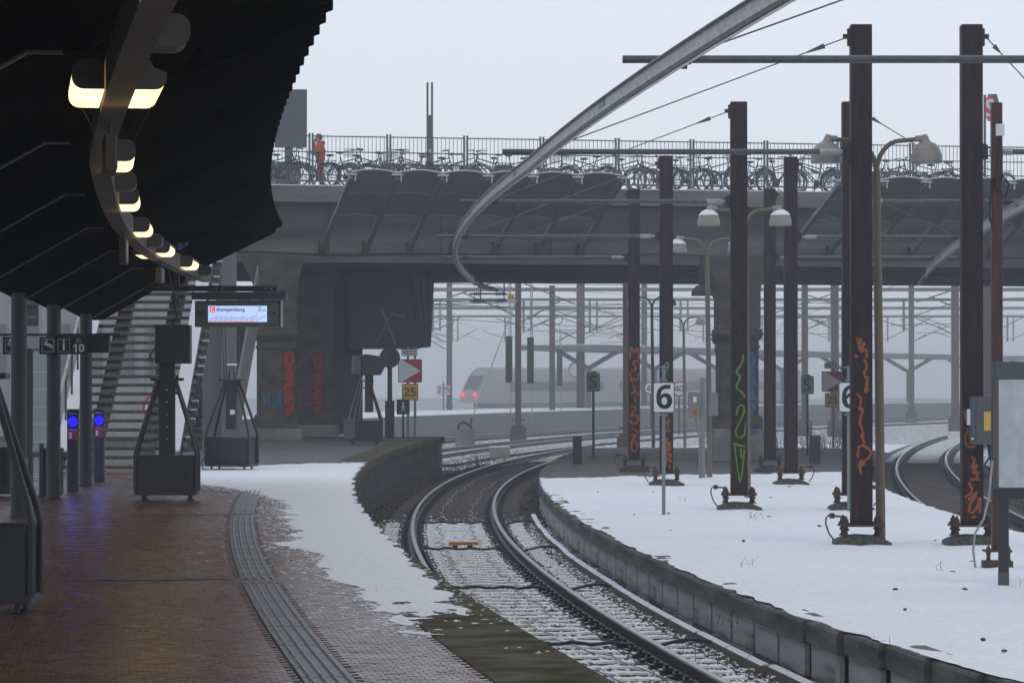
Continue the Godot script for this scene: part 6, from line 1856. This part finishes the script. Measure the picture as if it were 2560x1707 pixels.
func far_mast(at: Vector3, h: float, label: String, weights: Array, wide := 0.28) -> Node3D:
	var o := thing("line_mast", label, "mast", at, 0.0, "pale masts in the fog past the bridge")
	put(o, "shaft", MB.new().cbox(Vector3(0, h / 2 + 0.9, 0), Vector3(wide, h, wide), 0.015), M.mast_red)
	put(o, "base_block", MB.new().cbox(Vector3(0, 0.4, 0), Vector3(0.75, 0.8, 0.7), 0.04), M.mast_red)
	put(o, "base_plate", MB.new().cbox(Vector3(0, 0.86, 0), Vector3(0.55, 0.1, 0.5), 0.02).box(Vector3(0, 1.15, 0), Vector3(0.6, 0.06, 0.1)), M.old_iron)
	for w in weights:
		put(o, "weight_stack", MB.new().cbox(Vector3(w[0], w[1], 0.1), Vector3(0.31, 2.1, 0.3), 0.03), M.weight_iron)
		put(o, "weight_rod", MB.new().rod(Vector3(w[0], w[1] + 1.0, 0.1), Vector3(w[0], h - 1.2, 0.1), 0.02, 5).rod(Vector3(w[0] + 0.08, 0.9, 0.15), Vector3(w[0] + 0.08, h - 1.6, 0.15), 0.025, 5), M.yard_pale)
		put(o, "pulley", MB.new().lathe(Vector3(w[0] * 0.7, h - 1.0, 0.0), [Vector2(0.25, -0.03), Vector2(0.3, -0.03), Vector2(0.3, 0.03), Vector2(0.25, 0.03)], 16, Basis(Vector3.RIGHT, PI / 2)), M.yard_grey)
	return o

func cantilever(o: Node3D, side: int, y: float, reach: float) -> void:
	var m := MB.new()
	m.rod(Vector3(side * 0.15, y + 1.1, 0), Vector3(side * reach, y + 0.1, 0), 0.035, 6)
	m.rod(Vector3(side * 0.15, y - 0.7, 0), Vector3(side * reach * 0.8, y + 0.35, 0), 0.035, 6)
	m.rod(Vector3(side * 0.15, y - 0.1, 0), Vector3(side * (reach + 0.6), y - 0.2, 0), 0.025, 6)
	put(o, "cantilever", m, M.yard_grey)
	var n := MB.new()
	for k in 6: n.lathe(Vector3(side * (0.5 + k * 0.09), y - 0.55 + k * 0.058, 0), [Vector2(0.03, -0.03), Vector2(0.085, 0.0), Vector2(0.03, 0.03)], 8)
	put(o, "insulator", n, M.yard_grey)

func forty(at: Vector3, label: String) -> void:
	var o := thing("speed_disc", label, "sign", at, 0.0, "round 40 signs in the fog")
	put(o, "post", MB.new().rod(Vector3.ZERO, Vector3(0, 2.4, -0.04), 0.04, 8), M.mast_red)
	put(o, "rim", MB.new().lathe(Vector3(0, 2.15, 0), [Vector2(0.0, -0.01), Vector2(0.36, -0.01), Vector2(0.36, 0.01), Vector2(0.0, 0.01)], 24, Basis(Vector3.RIGHT, PI / 2)), M.sign_red)
	put(o, "face", MB.new().lathe(Vector3(0, 2.15, 0.012), [Vector2(0.0, -0.001), Vector2(0.29, -0.001), Vector2(0.29, 0.001), Vector2(0.0, 0.002)], 24, Basis(Vector3.RIGHT, PI / 2)), M.white_sign)
	letters(o, "40", 0.3, M.sign_grey, Vector3(0, 2.15, 0.018))

func wires(pairs: Array) -> void:
	for a in pairs:
		var p: Vector3 = a[0]
		var q: Vector3 = a[1]
		var pts: Array = []
		for k in 13:
			var u := k / 12.0
			pts.append(p.lerp(q, u) - Vector3(0, a[2] * 4.0 * u * (1.0 - u), 0))
		solo("overhead_wire", MB.new().tube(pts, 0.012, 4), M.wire_grey, "thin overhead wire in the fog past the bridge", "wire", "overhead wires past the bridge")

func background() -> void:
	for a in [[4.7, 112.0, 250.0], [9.3, 116.0, 250.0]]:
		var m := MB.new()
		m.sweep(tp, a[1], a[2], 3.0, [Vector2(a[0] + 1.5, -1.2), Vector2(a[0] - 1.5, -1.2)], false)
		var bed := struct("far_track", m, M.snowy_ground)
		rail(tp, a[0] + 0.75, a[1], a[2], bed); rail(tp, a[0] - 0.75, a[1], a[2], bed)
	# far platform with a snowy top
	var m := MB.new()
	m.sweep(tp, 140.0, 305.0, 2.0, [Vector2(13.2, -1.3), Vector2(13.2, -0.05), Vector2(19.5, -0.05), Vector2(19.5, -1.3)])
	var pf := struct("far_platform", m, M.yard_grey)
	put(pf, "snow", MB.new().sweep(tp, 140.2, 304.8, 2.0, [Vector2(13.25, -0.04), Vector2(13.3, 0.0), Vector2(19.4, 0.0), Vector2(19.45, -0.04)]), M.snow)
	var c := thing("far_canopy", "flat platform roof on forked posts, pale in the fog", "canopy")
	put(c, "roof", MB.new().sweep(tp, 195.0, 300.0, 4.0, [Vector2(13.6, 3.45), Vector2(13.6, 3.75), Vector2(19.2, 3.75), Vector2(19.2, 3.45)]), M.yard_grey)
	put(c, "snow", MB.new().sweep(tp, 195.2, 299.8, 4.0, [Vector2(13.7, 3.76), Vector2(13.7, 3.82), Vector2(19.1, 3.82), Vector2(19.1, 3.76)]), M.snow)
	for k in 8:
		var b := tp(16.4, 200.0 + k * 13.0, 0.0)
		put(c, "post", MB.new().rod(b, b + Vector3(0, 2.6, 0), 0.18, 8), M.yard_grey)
		put(c, "fork", MB.new().rod(b + Vector3(0, 2.4, 0), b + Vector3(-1.9, 3.5, 0), 0.16, 6).rod(b + Vector3(0, 2.4, 0), b + Vector3(1.9, 3.5, 0), 0.16, 6), M.yard_grey)
	# clock on the far platform
	var ck := thing("platform_clock", "round clock hung under the far platform roof", "clock", Vector3(4.3, 2.4, -222.0))
	put(ck, "rim", MB.new().lathe(Vector3.ZERO, [Vector2(0.0, -0.06), Vector2(0.55, -0.06), Vector2(0.55, 0.06), Vector2(0.0, 0.06)], 24, Basis(Vector3.RIGHT, PI / 2)), M.yard_grey)
	put(ck, "face", MB.new().lathe(Vector3(0, 0, 0.07), [Vector2(0.0, 0.0), Vector2(0.47, 0.0), Vector2(0.47, 0.004)], 24, Basis(Vector3.RIGHT, PI / 2)), M.white_sign)
	put(ck, "hanger", MB.new().rod(Vector3(0, 0.5, 0), Vector3(0, 1.08, 0), 0.05, 6), M.yard_grey)
	train()
	# station buildings left of the stairs
	for a in [[-24.0, 135.0, 24.0, 8.0, "long pale station building in the fog behind the open staircase"]]:
		var st := thing("station_building", a[4], "building", Vector3(a[0], -1.3, -a[1]))
		put(st, "wall", MB.new().span(Vector3(-a[2] / 2, 0, -6), Vector3(a[2] / 2, a[3], 0)), M.yard_pale)
		put(st, "roof_edge", MB.new().span(Vector3(-a[2] / 2 - 0.2, a[3], -6.2), Vector3(a[2] / 2 + 0.2, a[3] + 0.3, 0.3)), M.yard_grey)
		for k in int(a[2] / 1.3):
			put(st, "pier_strip", MB.new().span(Vector3(-a[2] / 2 + 0.1 + k * 1.3, 0, 0.003), Vector3(-a[2] / 2 + 0.35 + k * 1.3, a[3] - 0.1, 0.12)), M.yard_pale)
			if a[2] > 10.0: put(st, "window", MB.new().span(Vector3(-a[2] / 2 + 0.5 + k * 1.3, 3.0, 0.004), Vector3(-a[2] / 2 + 1.25 + k * 1.3, 5.2, 0.03)), M.yard_grey)
	var o := far_mast(Vector3(0.28, -1.3, -152.0), 9.2, "reddish mast on a concrete block with two dark weight stacks and a yellow T4 plate", [[-0.42, 3.9], [0.56, 3.85]])
	cantilever(o, -1, 6.6, 3.2); cantilever(o, 1, 6.3, 2.6)
	put(o, "number_plate", MB.new().plate(rrect(0.3, 0.3, 0.02), 0.0, 0.02), M.sign_yellow, Vector3(-0.32, 6.72, 0.16))
	letters(o, "T4", 0.17, M.ink, Vector3(-0.32, 6.72, 0.184))
	o = far_mast(Vector3(2.26, -1.3, -188.0), 7.4, "reddish mast with one dark weight stack to its right", [[0.42, 3.7]], 0.32)
	cantilever(o, 1, 5.8, 2.8)
	o = far_mast(Vector3(4.23, -1.3, -206.0), 12.0, "broad pale mast between the platform clock and the S sign", [], 0.5)
	cantilever(o, 1, 6.5, 3.5); cantilever(o, -1, 6.2, 3.0)
	var places := [[4.3, 125.0, 9.0, 0.3, "grey-white mast with white writing next to the tall-capitals mast"], [15.6, 178.0, 10.0, 0.32, "pale mast in the fog behind the S sign by the bushes"], [17.0, 176.0, 9.5, 0.4, "pale mast in the fog behind the Kh51 board"], [27.5, 230.0, 11.0, 0.35, "faint mast in the fog between the lamp post and the cabinet mast"], [26.0, 196.0, 11.0, 0.42, "pale mast with a small box near the bend of the right track"], [21.6, 152.0, 10.0, 0.36, "pale mast right behind the cabinet mast"], [-4.5, 240.0, 11.0, 0.4, "faint mast near the train's tail"], [-9.0, 170.0, 10.0, 0.35, "faint mast behind the open staircase"], [-14.5, 150.0, 9.0, 0.3, "faint mast at the foot of the far platform"], [9.5, 240.0, 11.0, 0.4, "faint mast behind the fainter double lamp post"]]
	for a in places:
		o = far_mast(Vector3(a[0], -1.3, -a[1]), a[2], a[4], [], a[3])
		if a[1] > 150.0:
			cantilever(o, -1 if int(a[1]) % 4 == 0 else 1, 6.4, 3.2)
			if int(a[1]) % 3 == 0: cantilever(o, -1, 5.9, 2.6)
	# white scribble on the near grey-white mast
	# beams that span all tracks
	for a in [[232.0, -24.0, 40.0, "hazy beam across the tracks, nearer of two"], [290.0, -30.0, 50.0, "faintest beam across the tracks at the back"]]:
		var g := thing("portal_beam", a[3], "gantry", Vector3(0, 0, -a[0]))
		put(g, "upper_chord", MB.new().box(Vector3((a[1] + a[2]) / 2, 8.0, 0), Vector3(a[2] - a[1], 0.25, 0.25)), M.yard_grey)
		put(g, "lower_chord", MB.new().box(Vector3((a[1] + a[2]) / 2, 7.3, 0), Vector3(a[2] - a[1], 0.2, 0.2)), M.yard_grey)
		for x in [a[1], a[2]]: put(g, "leg", MB.new().cbox(Vector3(x, 3.35, 0), Vector3(0.4, 9.3, 0.4), 0.02), M.mast_red)
		var k := 0
		var x: float = a[1] + 3.0
		while x < a[2] - 2.0:
			put(g, "drop_post", MB.new().box(Vector3(x, 6.2, 0.1), Vector3(0.16, 2.2, 0.16)).box(Vector3(x + 0.5, 6.2, 0.1), Vector3(0.12, 2.2, 0.12)), M.yard_grey)
			put(g, "registration_arm", MB.new().rod(Vector3(x + 0.25, 5.2, 0.1), Vector3(x + 2.2, 6.2, 0.1), 0.04, 5).rod(Vector3(x + 0.25, 5.3, 0.1), Vector3(x - 1.9, 6.0, 0.1), 0.04, 5), M.yard_grey)
			x += 4.6 + 1.7 * (k % 2)
			k += 1
	var g := RandomNumberGenerator.new()
	g.seed = 17
	var w: Array = []
	for k in 10:
		var y := g.randf_range(4.6, 7.4)
		w.append([Vector3(g.randf_range(-14, -4), y, -g.randf_range(115, 180)), Vector3(g.randf_range(6, 30), y + g.randf_range(-0.8, 0.8), -g.randf_range(125, 240)), g.randf_range(0.1, 0.5)])
	for k in 5:
		var x := -6.0 + k * 5.0
		w.append([Vector3(x, 5.2 + 0.15 * (k % 3), -112), Vector3(x + 4.0 + k * 0.8, 5.0, -290), 0.2]); w.append([Vector3(x, 6.2, -112), Vector3(x + 4.0 + k * 0.8, 6.1, -290), 0.6])
	wires(w)
	# anchor block with its guy rope
	o = thing("guy_anchor", "concrete anchor block with a guy rope running up to the T4 mast", "anchor block", Vector3(-2.0, -1.3, -143.5))
	put(o, "block", MB.new().cbox(Vector3(0, 0.42, 0), Vector3(0.85, 0.84, 0.8), 0.05), M.concrete)
	put(o, "anchor_iron", MB.new().tube([Vector3(-0.3, 0.84, 0), Vector3(-0.3, 1.0, 0), Vector3(-0.1, 1.15, 0), Vector3(0.2, 1.0, 0), Vector3(0.3, 0.84, 0)], 0.07, 6).rod(Vector3(0.2, 0.9, 0), Vector3(0.28, 1.35, 0), 0.05, 6), M.old_iron)
	put(o, "guy_rope", MB.new().rod(Vector3(0.28, 1.3, 0), Vector3(2.2, 6.6, -8.4), 0.03, 5), M.yard_pale)
	o = thing("trackside_box", "low white trackside box beside the left track past the bridge", "cabinet", Vector3(-0.45, -1.3, -121.0), 0.1)
	put(o, "case", MB.new().cbox(Vector3(0, 0.3, 0), Vector3(0.72, 0.4, 0.3), 0.03), M.yard_pale)
	put(o, "lid", MB.new().cbox(Vector3(0, 0.52, 0), Vector3(0.7, 0.05, 0.32), 0.02), M.snow)
	for x in [-0.2, 0.2]: put(o, "foot", MB.new().box(Vector3(x, 0.06, 0), Vector3(0.08, 0.12, 0.2)), M.yard_grey)
	put(o, "sticker", MB.new().box(Vector3(0.14, 0.36, 0.152), Vector3(0.2, 0.06, 0.004)), M.sign_yellow)
	o = thing("distance_sign", "white board reading 275 on a thin post in the fog", "sign", Vector3(-4.1, -0.4, -200.0))
	put(o, "post", MB.new().rod(Vector3.ZERO, Vector3(0, 2.0, -0.04), 0.05, 6), M.yard_grey)
	var pl := sign_plate(o, "plate", 0.8, 0.6, 0.02, Vector3(0, 1.5, 0), M.white_sign, M.sign_grey)
	letters(pl, "275", 0.34, M.sign_grey, Vector3(0, 0, 0.008))
	forty(Vector3(7.85, -0.9, -157.0), "round 40 sign faint beside the fainter double lamp post")
	forty(Vector3(7.3, -0.9, -176.0), "fainter round 40 sign beside the first one past the bridge")
	forty(Vector3(-9.6, -1.3, -90.0), "round 40 sign seen between the stair treads")
	# black insulator strings below the bridge edge, over the left track
	o = thing("section_insulator", "black insulator strings hung just below the bridge over the left track", "insulator", Vector3(-0.9, 4.35, -106.0))
	for y in [0.0, -0.22]:
		var n := MB.new()
		n.rod(Vector3(-0.45, y, 0), Vector3(0.75, y, 0), 0.03, 6)
		for k in 4:
			for x in [-0.3, 0.4]: n.lathe(Vector3(x + k * 0.07, y, 0), [Vector2(0.03, -0.02), Vector2(0.1, 0.0), Vector2(0.03, 0.02)], 8, Basis(Vector3.BACK, PI / 2))
		put(o, "insulator_rod", n, M.yard_grey)
	for x in [-0.1, 0.65]: put(o, "hanger", MB.new().rod(Vector3(x, -0.24, 0), Vector3(x, 0.64, 0), 0.02, 5), M.yard_grey)

func train() -> void:
	var o := thing("train", "grey train in the fog showing two red tail lights", "train", Vector3(-3.6, -0.92, -322.0), -0.62)
	# rounded body section, extruded along -z
	var sec := PackedVector2Array()
	for p in [[-1.42, 0.5], [-1.46, 1.4], [-1.44, 2.6], [-1.3, 3.3], [-1.0, 3.75], [-0.5, 3.95], [0.5, 3.95], [1.0, 3.75], [1.3, 3.3], [1.44, 2.6], [1.46, 1.4], [1.42, 0.5]]: sec.append(Vector2(p[0], p[1]))
	var body := MB.new()
	body.plate(sec, -60.0, -1.6)
	put(o, "car_body", body, M.yard_pale)
	var nose := MB.new()
	for i in sec.size():
		var a := sec[i]
		var b := sec[(i + 1) % sec.size()]
		var za := 0.9 - maxf(0.0, a.y - 1.2) * 0.75
		var zb := 0.9 - maxf(0.0, b.y - 1.2) * 0.75
		nose.quad(Vector3(a.x, a.y, -1.6), Vector3(b.x, b.y, -1.6), Vector3(b.x * 0.8, b.y, zb), Vector3(a.x * 0.8, a.y, za))
		nose.face(Vector3(0, 1.6, 0.85), Vector3(a.x * 0.8, a.y, za), Vector3(b.x * 0.8, b.y, zb))
	put(o, "nose", nose, M.yard_pale)
	put(o, "windscreen", MB.new().plate(PackedVector2Array([Vector2(-0.85, 0.0), Vector2(0.85, 0.0), Vector2(0.8, 1.7), Vector2(-0.8, 1.7)]), 0.0, 0.03), M.train_dark, Vector3(0, 1.75, 0.66), Basis(Vector3.RIGHT, -0.62))
	for x in [-0.75, 0.75]:
		put(o, "tail_light", MB.new().ball(Vector3(x, 1.35, 1.0), Vector3(0.12, 0.12, 0.06), 10), M.tail_light)
		var l := OmniLight3D.new()
		l.name = "tail_light_glow"
		o.add_child(l)
		l.position = Vector3(x, 1.35, 1.2); l.light_color = Color(1.0, 0.1, 0.08); l.light_energy = 0.2; l.light_size = 0.12; l.shadow_enabled = true
	for k in 3: put(o, "window_band", MB.new().box(Vector3(-1.455, 2.1, -12.0 - k * 19.0), Vector3(0.04, 0.95, 16.0)), M.train_dark)
	for k in 3: put(o, "window_band", MB.new().box(Vector3(1.455, 2.1, -12.0 - k * 19.0), Vector3(0.04, 0.95, 16.0)), M.train_dark)
	put(o, "underframe", MB.new().span(Vector3(-1.3, 0.0, -60), Vector3(1.3, 0.5, -1.6)), M.train_dark)
